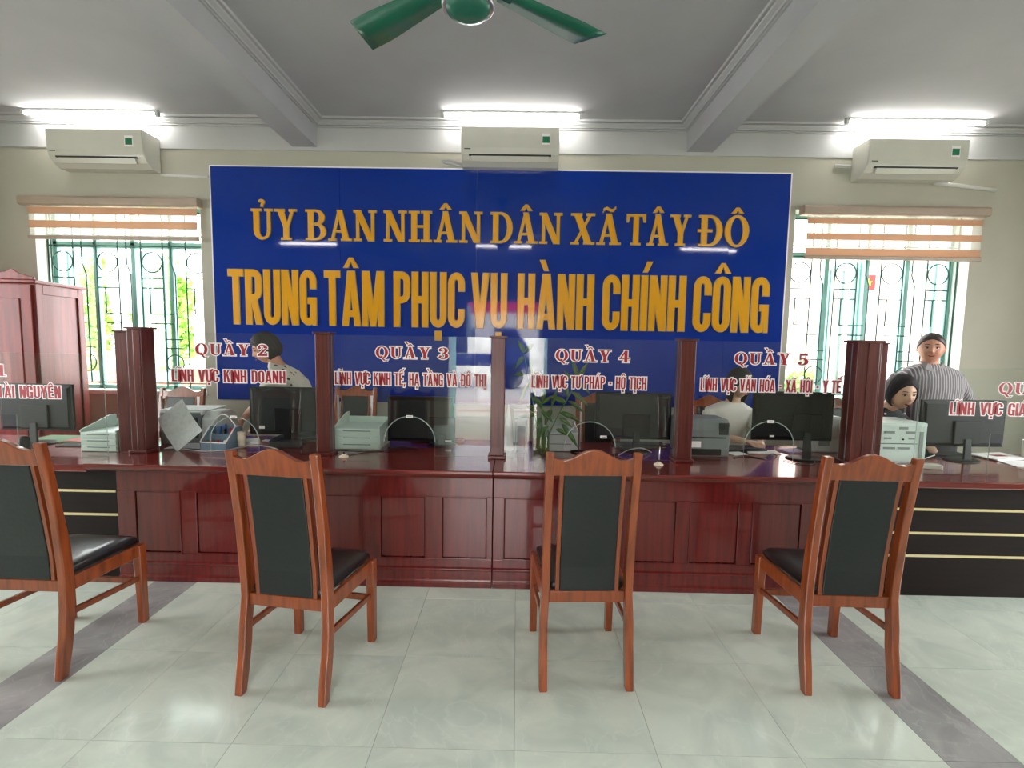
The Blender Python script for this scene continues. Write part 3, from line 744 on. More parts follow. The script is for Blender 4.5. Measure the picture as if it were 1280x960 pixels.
fan = empty('ceiling_fan', (-.232, 2.17, 2.90), label='green three-bladed ceiling fan hanging at the top of the picture', cat='fan')
MB().lathe([(.004, .0), (.055, .003), (.088, .015), (.104, .045), (.108, .085), (.095, .12), (.05, .14), (.02, .15)], seg=36).build('motor', M_fanhub, fan)
MB().lathe([(.1045, .030), (.110, .034), (.112, .042), (.110, .050), (.106, .052)], seg=36).build('chrome_ring', M_chrome, fan)
MB().tube([(0, 0, .14), (0, 0, .62)], .011, 10).build('rod', M_fanhub, fan)
MB().lathe([(.012, .58), (.05, .61), (.06, .679), (.0, .68)], seg=20).build('canopy', M_fanhub, fan)
for ang in (33, 147, 270):
    bl = MB(); n = 8; top = []; bot = []
    for i in range(n+1):
        u = i/n; r = .17+.53*u; wd = .055+.035*min(1, u*1.4); 
        if i == n: r -= .0
        a = math.radians(8); sk = -.04*u
        lead = (r+(.0 if i < n else -.05), wd+sk*0); trail = (r, -wd)
        for (rr, yy), arr in ((lead, top), (trail, bot)): arr.append((rr, yy, .145-yy*math.tan(a)*-1-.012*u))
    vs = top+bot; fs = [(i, i+1, n+1+i+1, n+1+i) for i in range(n)]
    bl.add(vs, fs, 0, True)
    M = Matrix.Rotation(R(ang), 4, 'Z')
    o = bl.xform(M).build('blade', M_fan, fan); sd = o.modifiers.new('solidify', 'SOLIDIFY'); sd.thickness = .004
    ar = MB().box(.07, .22, -.022, .022, .135, .143); ar.xform(M).build('blade_arm', M_fanhub, fan, bevel=.003)

# ------------------------------------------------------------------ counters
TOPZ = .757
def counter(name, xa, xb, tx0, tx1, panels, label):
    c = empty(name, ((xa+xb)/2, 3.3, 0), label=label, cat='counter', group='panelled middle counters'); cx, cy = c.location.x, 3.3
    def L(mb, nm, m, **k): return mb.xform(Matrix.Translation((-cx, -cy, 0))).build(nm, m, c, **k)
    yb = 3.80; yf = 2.925
    L(MB().box(xa, xb, yf+.016, yf+.034, .06, .70), 'front_board', M_wood)
    L(MB().box(xa, xa+.02, yf+.034, yb, 0, .70), 'side_board', M_wood); L(MB().box(xb-.02, xb, yf+.034, yb, 0, .70), 'side_board', M_wood)
    edges = [xa]+[v for p in panels for v in p]+[xb]
    for i in range(0, len(edges), 2): L(MB().box(edges[i], edges[i+1], yf, yf+.016, .178, .578), 'stile', M_wood, bevel=.002)
    L(MB().box(xa, xb, yf, yf+.016, .578, .70), 'top_rail', M_wood, bevel=.002)
    L(MB().box(xa, xb, yf, yf+.016, .06, .178), 'bottom_rail', M_wood, bevel=.002)
    for a, b in panels:
        z0, z1 = .178, .578; q = .012; d = .010
        v = [(a, yf+.014, z0), (b, yf+.014, z0), (b, yf+.014, z1), (a, yf+.014, z1)]
        v2 = [(a+q, yf+.006, z0+q), (b-q, yf+.006, z0+q), (b-q, yf+.006, z1-q), (a+q, yf+.006, z1-q)]
        mb = MB().add(v+v2, [(0, 1, 5, 4), (1, 2, 6, 5), (2, 3, 7, 6), (3, 0, 4, 7), (4, 5, 6, 7), (3, 2, 1, 0)])
        L(mb, 'panel', M_wood)
        bd = MB(); w_ = .006
        for (p0, p1, p2, p3) in ((a, a+w_, z0, z1), (b-w_, b, z0, z1), (a, b, z0, z0+w_), (a, b, z1-w_, z1)): bd.box(p0, p1, yf-.003, yf+.006, p2, p3)
        L(bd, 'panel_bead', M_wood, bevel=.0015)
    # skirting with beads
    L(MB().prism([(yf-.016, 0), (yf-.016, .03), (yf-.010, .04), (yf-.008, .048), (yf-.008, .105), (yf-.012, .112), (yf-.012, .120), (yf, .128), (yf+.016, .128), (yf+.016, 0)], 'x', xa, xb), 'plinth', M_wood, bevel=.002)
    # top with moulded edge
    L(MB().prism([(2.862, TOPZ-.026), (2.856, TOPZ-.020), (2.856, TOPZ-.006), (2.862, TOPZ), (yb, TOPZ), (yb, .712), (2.905, .700), (2.900, .703), (2.884, .712), (2.872, .724), (2.868, .730)], 'x', tx0, tx1), 'worktop', M_wood_h, bevel=.0015)
    return c
counter('reception_counter', -2.472, -.136, -2.615, -.1355, [(-.451-.383*k, -.164-.383*k) for k in reversed(range(6))], 'left half of the mahogany panelled reception counter, six panels')
counter('reception_counter', -.130, 2.245, -.1305, 2.40, [(-.068+.383*k, .236+.383*k) for k in range(6)], 'right half of the mahogany panelled reception counter, six panels')

def side_desk(xa, xb, tx0, tx1, zt, yf, ytop, strips, label):
    c = empty('side_desk', ((xa+xb)/2, 3.3, 0), label=label, cat='desk'); cx, cy = c.location.x, 3.3
    def L(mb, nm, m, **k): return mb.xform(Matrix.Translation((-cx, -cy, 0))).build(nm, m, c, **k)
    L(MB().box(xa, xb, yf, yf+.018, 0, .698), 'front_board', M_dark)
    L(MB().box(xa, xa+.02, yf+.018, 3.72, 0, .698), 'side_board', M_dark)
    L(MB().box(xb-.02, xb, yf+.018, 3.72, 0, .698), 'side_board', M_dark)
    for z, a, b in strips: L(MB().box(a, b, yf-.004, yf+.001, z-.0075, z+.0075), 'brass_strip', M_brass)
    L(MB().box(tx0, tx1, ytop, 3.72, .699, zt), 'worktop', M_wood_h, bevel=.006)
    return c
side_desk(-5.36, -2.478, -5.36, -2.620, .745, 2.94, 2.885, [(.565, -5.3, -2.49), (.415, -5.3, -2.475), (.262, -5.3, -2.48)], 'dark side desk with brass strips left of the panelled counter')
side_desk(2.25, 5.36, 2.405, 5.36, .742, 2.94, 2.885, [(.552, 2.27, 5.3), (.402, 2.27, 5.3), (.257, 2.27, 5.3)], 'dark side desk with brass strips right of the panelled counter')

# posts
def post(x0, x1, y, z1, label, fluted=False, side=None, depth=.095):
    cx = (x0+x1)/2; w = (x1-x0)/2; z0 = TOPZ
    p = empty('glass_post', (cx, y, z0), label=label, cat='post', group='wooden posts holding the counter glass')
    H = z1-z0; d = depth/2
    MB().box(-w-.014, w+.014, -d-.014, d+.014, 0, .022).build('foot', M_post, p, bevel=.005)
    sh = MB().box(-w, w, -d, d, .022, H-.014)
    if fluted: sh.box(-w*.10, w*.80, -d-.006, -d, .022, H-.014)
    sh.build('shaft', M_post, p, bevel=.004)
    MB().box(-w-.012, w+.012, -d-.012, d+.012, H-.014, H).build('cap', M_post, p, bevel=.003)
    return p
PY = 3.23
post(-1.328, -1.238, PY, 1.580, 'slim wooden post at the left, beside the white drawer unit')
post(-.168, -.078, PY, 1.573, 'slim wooden post in the middle, left of the bamboo plant')
post(1.068, 1.168, PY, 1.575, 'slim wooden post left of the rounded laser printer')
pl = post(-2.545, -2.452, 3.21, 1.592, 'thick wooden end post at the left end of the panelled counter', True, depth=.12)
pr = post(2.21, 2.365, 3.24, 1.585, 'thick wooden end post at the right end of the panelled counter', True, depth=.12)
def end_post(x0, x1, y, side, label, z1, zb):
    cx = (x0+x1)/2; w = (x1-x0)/2
    p = empty('glass_post', (cx, y, zb), label=label, cat='post', group='wooden posts holding the counter glass'); H = z1-zb
    MB().box(-w, w, -.045, .045, 0, H-.012).build('shaft', M_post, p, bevel=.003)
    MB().box(-w-.008, w+.008, -.055, .055, H-.012, H).build('cap', M_post, p, bevel=.003)
    for z in (H-.035, H-.125): MB().box(side*w, side*(w+.032), -.03, -.018, z, z+.008).build('glass_clip', M_slot, p)
    return p
end_post(-2.69, -2.56, 3.27, -1, 'thinner post with two clips left of the left end post', 1.57, .745)
end_post(2.394, 2.462, 3.30, 1, 'thinner post with two clips right of the right end post', 1.573, .742)

# glass sheets
GY = 3.232
def glass(x0, x1, z0, z1, y, holes, label, arch=None, notch=None):
    g = empty('glass_screen', ((x0+x1)/2, y, z0), label=label, cat='glass screen', group='counter glass screens'); cx = (x0+x1)/2
    pts = [(x0, z0)]
    if arch:
        ac, ar, az = arch
        pts += [(ac-ar, z0)]+[(ac+ar*math.cos(PI-PI*k/18), az-ar+ar*math.sin(PI*k/18)) for k in range(19)]+[(ac+ar, z0)]
    if notch:
        a, zt = notch[0], notch[2]; b = notch[1]
        if b >= x1: pts += [(a, z0), (a, zt), (x1, zt)]
        elif a <= x0: pts = [(x0, zt), (b, zt), (b, z0)]
        else: pts += [(a, z0), (a, zt), (b, zt), (b, z0)]
    if not (notch and notch[1] >= x1): pts += [(x1, z0)]
    pts += [(x1, z1), (x0, z1)]
    MB().prism([(p[0]-cx, p[1]-z0) for p in pts], 'y', -.004, .004, mi=1, cap_mi=0).build('sheet', [M_glass, M_gedge], g)
    if arch:
        rim = MB(); ac, ar, az = arch
        pp = [(ac-cx+ar*math.cos(PI-PI*k/18), -.002, az-ar-z0+ar*math.sin(PI*k/18)) for k in range(19)]
        rim.tube(pp, .0035, 5).build('cut_edge', M_gedge, g)
    return g, cx
def etch(g, cx, z0, y, text, sty, x0, x1, z, cap, out):
    lay, tot = layout(text, sty); sx = (x1-x0)/tot
    for (gx, gw, P) in lay:
        l_ = letters_mesh(P, x0+gx*sx-cx, z-z0, sx, cap, 0., -.0066, -.0054, 0, MB()).build('letter', M_red, g)
        letters_mesh(P, x0+gx*sx-cx, z-z0, sx, cap, out, -.0052, -.0042, 0, MB()).build('letter_outline', M_wfilm, l_)
def sticker(g, cx, z0, x, z):
    s = MB().box(x-cx-.022, x-cx+.022, -.007, -.0045, z-z0-.009, z-z0+.009).build('sticker', M_wfilm, g)
    MB().box(x-cx-.015, x-cx+.015, -.0075, -.007, z-z0-.002, z-z0+.002).build('sticker_print', M_grey, s)
bays = [
    (-2.423, -1.330, (-1.905, .165, 1.0), 'QUẦY 2', (-2.147, -1.665), 'LĨNH VỰC KINH DOANH', (-2.312, -1.548), 'glass screen lettered for counter 2, left of the middle counter'),
    (-1.236, -.170, (-.716, .172, 1.024), 'QUẦY 3', (-.94, -.457), 'LĨNH VỰC KINH TẾ, HẠ TẦNG VÀ ĐÔ THỊ', (-1.214, -.205), 'glass screen lettered for counter 3, left of the middle post'),
    (-.076, 1.066, (.50, .172, 1.01), 'QUẦY 4', (.256, .745), 'LĨNH VỰC TƯ PHÁP - HỘ TỊCH', (.10, .862), 'glass screen lettered for counter 4, right of the middle post'),
    (1.170, 2.208, (1.70, .165, 1.035), 'QUẦY 5', (1.438, 1.92), 'LĨNH VỰC VĂN HÓA - XÃ HỘI - Y TẾ', (1.222, 2.146), 'glass screen lettered for counter 5, before the seated woman in white'),
]
for (x0, x1, arch, t1, a, t2, b, lab) in bays:
    g, cx = glass(x0, x1, TOPZ, 1.563, GY, None, lab, arch=arch)
    etch(g, cx, TOPZ, GY, t1, 'serif', a[0], a[1], 1.414, .076, .0065)
    etch(g, cx, TOPZ, GY, t2, 'sans', b[0], b[1], 1.234, .082, .0065)
    sticker(g, cx, TOPZ, arch[0]+(.09 if 'QUẦY 4' in t1 else .0), arch[2]-.0 if 'QUẦY 4' not in t1 else arch[2]-.10)
# the two side screens stand a little nearer and lower
g, cx = glass(-4.1, -2.62, .745, 1.415, 3.05, None, 'lower glass screen lettered for counter 1 on the left side desk', notch=(-3.6, -3.20, 1.02))
etch(g, cx, .745, 3.05, 'QUẦY 1', 'serif', -3.72, -3.245, 1.265, .072, .006)
etch(g, cx, .745, 3.05, 'TÀI NGUYÊN', 'sans', -3.305, -2.90, 1.128, .078, .006)
g, cx = glass(2.52, 4.2, .742, 1.418, 3.05, None, 'lower glass screen lettered for counter 6 on the right side desk', notch=(2.985, 3.45, 1.01))
etch(g, cx, .742, 3.05, 'QUẦY 6', 'serif', 3.005, 3.49, 1.262, .072, .006)
etch(g, cx, .742, 3.05, 'LĨNH VỰC GIÁO', 'sans', 2.715, 3.235, 1.128, .078, .006)

# ------------------------------------------------------------------ chairs
def lean(z):   # y of the rear leg centre line
    pts = [(0, -.228), (.20, -.192), (.42, -.172), (.55, -.176), (.80, -.205), (1.0, -.236), (1.09, -.254)]
    for (a, ya), (b, yb) in zip(pts[:-1], pts[1:]):
        if z <= b: return ya+(yb-ya)*(z-a)/(b-a)
    return pts[-1][1]
def make_chair(name, label, cat='chair', group=None):
    c = empty(name, (0, 0, 0), label=label, cat=cat, group=group)
    for sg in (-1, 1):
        mb = MB(); zs = [0, .10, .20, .30, .42, .50, .60, .75, .90, 1.0, 1.075]
        prev = None; vs = []; fs = []
        for i, z in enumerate(zs):
            y = lean(z); hx = .0175; hy = .019 if z < .05 else (.025 if z < .7 else .020-.004*(z-.7)/.4)
            xc = sg*(.186+.006*(1 if z < .4 else 0)-.0*z)
            vs += [(xc-hx, y-hy, z), (xc+hx, y-hy, z), (xc+hx, y+hy, z), (xc-hx, y+hy, z)]
        n = len(zs)
        for i in range(n-1):
            for k in range(4): k2 = (k+1) % 4; fs.append((i*4+k, i*4+k2, i*4+4+k2, i*4+4+k))
        fs += [(3, 2, 1, 0), (4*n-4, 4*n-3, 4*n-2, 4*n-1)]
        mb.add(vs, fs).build('rear_leg', M_chair, c, bevel=.005)
        xf = sg*.202
        MB().hexa([(xf-.018, .205, 0), (xf+.018, .205, 0), (xf+.018, .243, 0), (xf-.018, .243, 0)], [(xf-.02, .195, .43), (xf+.02, .195, .43), (xf+.02, .24, .43), (xf-.02, .24, .43)]).build('front_leg', M_chair, c, bevel=.004)
        MB().hexa([(sg*.185-.011, -.165, .372), (sg*.185+.011, -.165, .372), (sg*.206+.011, .20, .372), (sg*.206-.011, .20, .372)], [(sg*.185-.011, -.165, .437), (sg*.185+.011, -.165, .437), (sg*.206+.011, .20, .437), (sg*.206-.011, .20, .437)]).build('side_rail', M_chair, c, bevel=.004)
        MB().hexa([(sg*.188-.008, -.18, .262), (sg*.188+.008, -.18, .262), (sg*.2+.008, .21, .235), (sg*.2-.008, .21, .235)], [(sg*.188-.008, -.18, .292), (sg*.188+.008, -.18, .292), (sg*.2+.008, .21, .262), (sg*.2-.008, .21, .262)]).build('stretcher', M_chair, c, bevel=.003)
        # inner stile of the back
        vs = []; fs = []; zz = [.42, .55, .70, .85, 1.0]
        for i, z in enumerate(zz):
            y = lean(z)+.004; xc = sg*.133
            vs += [(xc-.009, y-.012, z), (xc+.009, y-.012, z), (xc+.009, y+.012, z), (xc-.009, y+.012, z)]
        for i in range(4):
            for k in range(4): k2 = (k+1) % 4; fs.append((i*4+k, i*4+k2, i*4+4+k2, i*4+4+k))
        fs += [(3, 2, 1, 0), (16, 17, 18, 19)]
        MB().add(vs, fs).build('stile', M_chair, c, bevel=.002)
    MB().box(-.19, .19, .205, .232, .372, .437).build('front_rail', M_chair, c, bevel=.004)
    MB().box(-.19, .19, .214, .232, .215, .245).build('front_stretcher', M_chair, c, bevel=.003)
    MB().box(-.17, .17, lean(.41)-.010, lean(.41)+.012, .378, .432).build('back_rail', M_chair, c, bevel=.004)
    # crest rail with a raised middle
    n = 24; vs = []; fs = []
    for i in range(n+1):
        x = -.172+.344*i/n; u = x/.172
        zt = 1.040+.048*(.5+.5*math.cos(PI*min(1, abs(u)*1.25)))+.012*max(0, abs(u)-.8)/.2
        zb = .972
        for z, dy in ((zb, -.013), (zb, .013), (zt, .013), (zt, -.013)): vs.append((x, lean(z)+dy, z))
    for i in range(n):
        for k in range(4): k2 = (k+1) % 4; fs.append((i*4+k, i*4+k2, i*4+4+k2, i*4+4+k))
    fs += [(3, 2, 1, 0), (n*4, n*4+1, n*4+2, n*4+3)]
    MB().add(vs, fs).build('crest_rail', M_chair, c, bevel=.003)
    # upholstered back panel
    vs = []; fs = []; zz = [.432+.56*i/10 for i in range(11)]
    for z in zz:
        for x, dy in ((-.124, -.011), (.124, -.011), (.124, .02), (-.124, .02)): vs.append((x, lean(z)+dy, z))
    for i in range(10):
        for k in range(4): k2 = (k+1) % 4; fs.append((i*4+k, i*4+k2, i*4+4+k2, i*4+4+k))
    fs += [(3, 2, 1, 0), (40, 41, 42, 43)]
    MB().add(vs, fs).build('back_panel', M_leather, c, bevel=.005)
    # seat cushion
    pts = []; 
    def rr(hx0, hx1, y0, y1, r, z): 
        q = []
        for cx_, cy_, a0 in ((hx1-r, y1-r, 0), (-hx1+r, y1-r, 90), (-hx0+r, y0+r, 180), (hx0-r, y0+r, 270)):
            for k in range(5): a = R(a0+22.5*k); q.append((cx_+r*math.cos(a), cy_+r*math.sin(a), z))
        return q
    lay = [rr(.165, .188, -.165, .232, .02, .430), rr(.172, .196, -.17, .238, .025, .448), rr(.170, .194, -.168, .236, .03, .462), rr(.155, .178, -.155, .222, .03, .474), rr(.11, .13, -.11, .18, .04, .481)]
    vs = [p for l in lay for p in l]; m = 20; fs = [tuple(reversed(range(m)))]
    for i in range(len(lay)-1):
        for k in range(m): k2 = (k+1) % m; fs.append((i*m+k, i*m+k2, (i+1)*m+k2, (i+1)*m+k))
    fs.append(tuple((len(lay)-1)*m+k for k in range(m)))
    MB().add(vs, fs, 0, True).build('seat', M_seat, c)
    return c
ch0 = make_chair('wooden_chair', 'x', group='visitor chairs in front of the counter')
chairs = [(-2.195, 2.262, -1.5, 'wooden chair with black back, leftmost and partly cut off by the picture edge'),
          (-.946, 2.165, -8, 'wooden chair with black back turned slightly right, before the counter 2 glass'),
          (.322, 2.268, 2.5, 'wooden chair with black back standing square, before the counter 4 glass'),
          (1.507, 2.274, -1.0, 'wooden chair with black back at the right, before the counter 5 glass')]
for i, (x, y, a, lab) in enumerate(chairs):
    c = ch0 if i == 0 else copy_tree(ch0)
    c.location = (x, y, 0); c.rotation_euler = (0, 0, R(a)); c['label'] = lab
st0 = copy_tree(ch0); st0['group'] = 'staff chairs behind the counter'
for z0_ in (1,):
    MB().box(.158, .164, -.0, .02, .62, 1.0).xform(Matrix.Translation((0, -.20, 0))).build('white_strap', M_wfilm, st0)
    MB().box(-.172, -.148, -.216, -.210, .62, 1.0).build('white_strap', M_wfilm, st0)
staff = [(-3.02, 4.10, 180, 'wooden staff chair below the left window, beside the printer'),
         (-1.56, 4.43, 178, 'wooden staff chair before the blue sign, behind the white trays of counter 3'),
         (.76, 4.22, 182, 'wooden staff chair before the blue sign, behind the bamboo plant'),
         (1.74, 4.12, 180, 'wooden staff chair that the woman in the white shirt sits on'),
         (2.88, 4.14, 182, 'wooden staff chair below the right window that the woman in black sits on')]
for i, (x, y, a, lab) in enumerate(staff):
    c = st0 if i == 0 else copy_tree(st0)
    c.location = (x, y, 0); c.rotation_euler = (0, 0, R(a)); c['label'] = lab; c.name = 'staff_chair'

# ------------------------------------------------------------------ tall cabinet
cab = empty('tall_cabinet', (-4.535, 4.10, 0), R(8), label='tall reddish wooden cabinet with a carved crest at the left wall window', cat='cabinet')
hw = .60; hd = .26; CH = 1.94
MB().box(-hw, hw, -hd, hd, .06, CH).build('body', M_cabinet, cab, bevel=.004)
MB().box(-hw+.01, hw-.01, -hd+.01, hd-.01, 0, .06).build('plinth', M_cabinet, cab)
MB().box(-hw-.03, hw+.03, -hd-.03, hd+.02, CH, CH+.03).build('cornice', M_cabinet, cab, bevel=.008)
pts = [(-hw-.02, 0), (hw+.02, 0), (hw+.02, .02), (hw-.03, .032), (hw-.09, .05), (hw-.135, .085), (hw-.18, .055), (hw-.4, .06), (0, .12), (-hw+.4, .06), (-hw+.18, .055), (-hw+.135, .085), (-hw+.09, .05), (-hw+.03, .032), (-hw-.02, .02)]
MB().prism([(p[0], p[1]+CH+.03) for p in pts], 'y', -hd-.025, -hd-.003).build('crest', M_cabinet, cab, bevel=.003)
for s_ in (1, -1):
    X = s_*hw; fr = MB()
    a0, a1 = (X, X+s_*.012)
    for (p, q, z0, z1) in ((-hd, -hd+.07, .08, CH), (hd-.07, hd, .08, CH), (-hd+.07, hd-.07, CH-.08, CH), (-hd+.07, hd-.07, .08, .2)): fr.box(a0, a1, p, q, z0, z1)
    fr.build('side_frame', M_cabinet, cab, bevel=.003)
for s_ in (-1, 1):
    d = MB().box(s_*.005, s_*(hw-.01), -hd-.022, -hd, .09, CH-.01).build('door', M_cabinet, cab, bevel=.004)
    MB().box(s_*.08, s_*(hw-.09), -hd-.030, -hd-.02, .18, CH-.12).build('door_panel', M_cabinet, d, bevel=.006)
    MB().lathe([(.004, 0), (.006, .012), (.012, .02), (.006, .028)], seg=10).xform(Matrix.Translation((s_*.04, -hd-.022, .95)) @ Matrix.Rotation(R(90), 4, 'X')).build('handle', M_brass, d)

# ------------------------------------------------------------------ desk things
def monitor(x0, x1, z0, z1, y, zb, rz, label, stand_dx=0., stickers=(), mt=M_black, slant=0.):
    cx = (x0+x1)/2; hw = (x1-x0)/2; m = empty('monitor', (cx, y+.03, zb), R(rz), label=label, cat='monitor', group='computer monitors on the counter')
    a, b = z0-zb, z1-zb; y0 = -.03
    MB().box(-hw, hw, y0+.012, y0+.03, a, b).build('display_panel', M_black, m, bevel=.003)
    MB().box(-hw+.006, hw-.006, y0+.0295, y0+.032, a+.012, b-.006).build('screen', mat('dark screen', s2l(40, 46, 52), .12), m)
    bk = MB().hexa([(-hw+.03, y0, a+.03), (hw-.03, y0, a+.03), (hw-.01, y0+.012, a+.008), (-hw+.01, y0+.012, a+.008)], [(-hw+.03, y0, b-.03), (hw-.03, y0, b-.03), (hw-.01, y0+.012, b-.008), (-hw+.01, y0+.012, b-.008)])
    bk.build('back_cover', mt, m, bevel=.002)
    sx = stand_dx
    MB().box(sx-.10, sx+.10, y0-.012, y0, a+.02, (a+b)/2+.02).build('back_bulge', M_black, m, bevel=.006)
    MB().hexa([(sx-.028, y0-.03, .012), (sx+.028, y0-.03, .012), (sx+.028, y0-.012, .012), (sx-.028, y0-.012, .012)], [(sx-.022, y0-.022, a+.06), (sx+.022, y0-.022, a+.06), (sx+.022, y0-.008, a+.06), (sx-.022, y0-.008, a+.06)]).build('stand', M_dgrey if mt is M_black else M_black, m, bevel=.003)
    MB().lathe([(.115, 0), (.115, .006), (.10, .012), (.02, .016)], (sx, y0+.02, 0), 24, sy=.78).build('base', M_black, m)
    for (u, v, w_, h_) in stickers: MB().box(u, u+w_, y0-.0012, y0, v, v+h_).build('sticker', M_wfilm, m)
    return m
monitor(-1.954, -1.435, .830, 1.180, 3.50, TOPZ, 0, 'dark grey monitor hiding the leaning woman\'s body, back turned to us', 0.03, [(-.185, .115, .04, .022)], M_dgrey)
monitor(-.955, -.46, .782, 1.122, 3.56, TOPZ, 0, 'lower black monitor right of the white drawer unit, back turned to us', .16, [(.18, .03, .05, .012)])
monitor(.578, 1.13, .842, 1.185, 3.50, TOPZ, 0, 'dark grey monitor right of the bamboo plant, back turned to us', .02, [(-.01, .17, .03, .01)], M_dgrey)
monitor(1.637, 2.188, .888, 1.227, 3.33, TOPZ, 0, 'large black monitor on a slanted stand beside the seated woman in white', .09, [(.13, .165, .01, .03), (-.16, .155, .03, .012)])
monitor(2.872, 3.50, .842, 1.179, 3.45, .742, 3, 'black monitor before the standing woman in stripes', 0.02, [])
monitor(-3.72, -3.185, .842, 1.180, 3.42, .745, 0, 'black monitor on the left side desk before the cabinet', 0.0, [])

def trays(x0, x1, z0, h, y, n, label, mt=M_mint, depth=.30, slots=True, lip=True):
    cx = (x0+x1)/2; hw = (x1-x0)/2; t = empty('drawer_unit', (cx, y, z0), label=label, cat='drawer unit', group='pale desktop drawer units')
    MB().box(-hw, hw, .006, depth, 0, h-.012).build('casing', mt, t, bevel=.004)
    if lip:
        lp = MB().prism([(0.0, h-.012), (depth, h-.012), (depth, h+.07), (depth-.06, h+.07), (0.0, h+.002)], 'x', -hw, -hw+.008).prism([(0.0, h-.012), (depth, h-.012), (depth, h+.035), (0.0, h+.002)], 'x', hw-.008, hw).box(-hw, hw, depth-.008, depth, h-.012, h+.035)
        lp.build('top_tray', mt, t)
    dh = (h-.014)/n
    for i in range(n):
        d = MB().box(-hw+.004, hw-.004, 0, .01, i*dh+.002, (i+1)*dh-.0035).build('drawer', mt, t, bevel=.003)
        if slots: MB().box(-hw*.6, hw*.6, -.002, .001, (i+1)*dh-.016, (i+1)*dh-.010).build('grip', M_grey, d)
    return t
trays(-2.955, -2.705, .745, .145, 3.22, 3, 'mint drawer unit left of the left end posts')
trays(-1.285, -.962, TOPZ, .160, 3.38, 3, 'white drawer unit at the left of the counter 3 glass')
trays(.20, .45, TOPZ, .15, 3.44, 2, 'white drawer unit behind the bamboo plant', M_lgrey)
trays(-.02, .10, TOPZ, .27, 3.72, 1, 'tall narrow white file rack behind the phone stand', M_lgrey, .06, False, False)

def printer(cx, y, zb, w_, h, d, label, top='flat', m1=M_grey, m2=M_lgrey):
    p = empty('printer', (cx, y, zb), label=label, cat='printer', group='office printers on the desks'); hw = w_/2
    if top == 'round':
        prof = [(0, 0), (d, 0), (d, h*.96), (d-.05, h), (.05, h), (.012, h*.92), (0, h*.72)]
        MB().prism(prof, 'x', -hw, hw).build('casing', m1, p, bevel=.012)
        MB().box(-hw+.03, hw-.03, -.004, .004, h*.50, h*.54).build('paper_slot', M_slot, p)
        MB().box(-hw+.02, hw-.06, -.005, .004, .012, h*.22).build('paper_cassette', M_black, p, bevel=.003)
        MB().box(-hw+.04, -hw+.12, -.009, -.004, h*.26, h*.42).build('label_plate', M_wfilm, p)
        MB().box(hw-.08, hw-.012, -.003, .01, h*.6, h*.92).build('control_panel', M_dgrey, p, bevel=.003)
    else:
        MB().box(-hw, hw, 0, d, 0, h).build('casing', m1, p, bevel=.008)
        MB().box(-hw-.004, hw+.004, .004, d-.002, h-.02, h+.008).build('lid', m2, p, bevel=.006)
    return p
pL = printer(-2.42, 3.44, TOPZ, .30, .232, .30, 'grey printer with papers on top, below the left window', 'flat', M_grey, M_lgrey)
MB().prism([(.0, 0), (.26, 0), (.26, .20), (.18, .24), (.06, .24), (.0, .19)], 'x', .152, .27).build('side_cover', M_lgrey, pL, bevel=.012)
MB().box(.03, .13, -.004, .003, .05, .20).build('front_flap', M_dgrey, pL, bevel=.003)
p2 = printer(1.335, 3.36, TOPZ, .325, .262, .30, 'dark grey rounded laser printer behind the left of the counter 5 glass', 'round', M_grey)
p3 = printer(2.69, 3.36, .742, .33, .272, .30, 'mint printer back with vents, beside the woman in black', 'flat', M_mint, M_mint)
for (a, b, z0, z1) in ((-.13, -.06, .205, .222), (.02, .08, .205, .222), (-.03, .03, .235, .252), (-.13, -.08, .165, .178), (.04, .08, .165, .178), (-.13, -.05, .095, .11), (-.03, .05, .095, .11)):
    MB().box(a, b, -.003, .003, z0, z1).build('vent', mat('vent grey', s2l(140, 150, 146), .5), p3)
MB().box(-.158, .10, -.003, .001, .132, .136).build('seam', M_slot, p3)
MB().box(.115, .140, -.003, .003, .03, .22).build('cable_recess', mat('vent grey', s2l(140, 150, 146), .5), p3)
MB().lathe([(.006, 0), (.006, .005)], seg=10).xform(Matrix.Translation((.0, -.001, .165)) @ Matrix.Rotation(R(90), 4, 'X')).build('screw', M_slot, p3)
p4 = printer(2.30, 3.58, TOPZ, .20, .26, .20, 'pale grey printer between the large black monitor and the right end post', 'flat', M_lgrey, M_lgrey)
MB().box(-.05, .03, -.004, .003, .05, .2).build('front_flap', M_grey, p4, bevel=.002)

def sheet(name, x, y, z, w_, d, rz, m, label, cat='paper', n=1, th=.0008, curl=0., group=None):
    mb = MB(); nx = 6
    vs = []; fs = []
    t = th*n
    for layer, dz in ((0, 0), (1, t)):
        for i in range(nx+1):
            u = i/nx; zz = dz+curl*math.sin(u*PI)
            vs += [(-w_/2+w_*u, -d/2, zz), (-w_/2+w_*u, d/2, zz)]
    k = (nx+1)*2
    for i in range(nx):
        fs += [(2*i, 2*i+1, 2*i+3, 2*i+2), (k+2*i, k+2*i+2, k+2*i+3, k+2*i+1), (2*i, 2*i+2, k+2*i+2, k+2*i), (2*i+1, k+2*i+1, k+2*i+3, 2*i+3)]
    fs += [(0, k, k+1, 1), (2*nx, 2*nx+1, k+2*nx+1, k+2*nx)]
    o = mb.add(vs, fs).build(name, m, None, loc=(x, y, z), rot=(0, 0, R(rz)))
    return tag(o, label, cat, group)
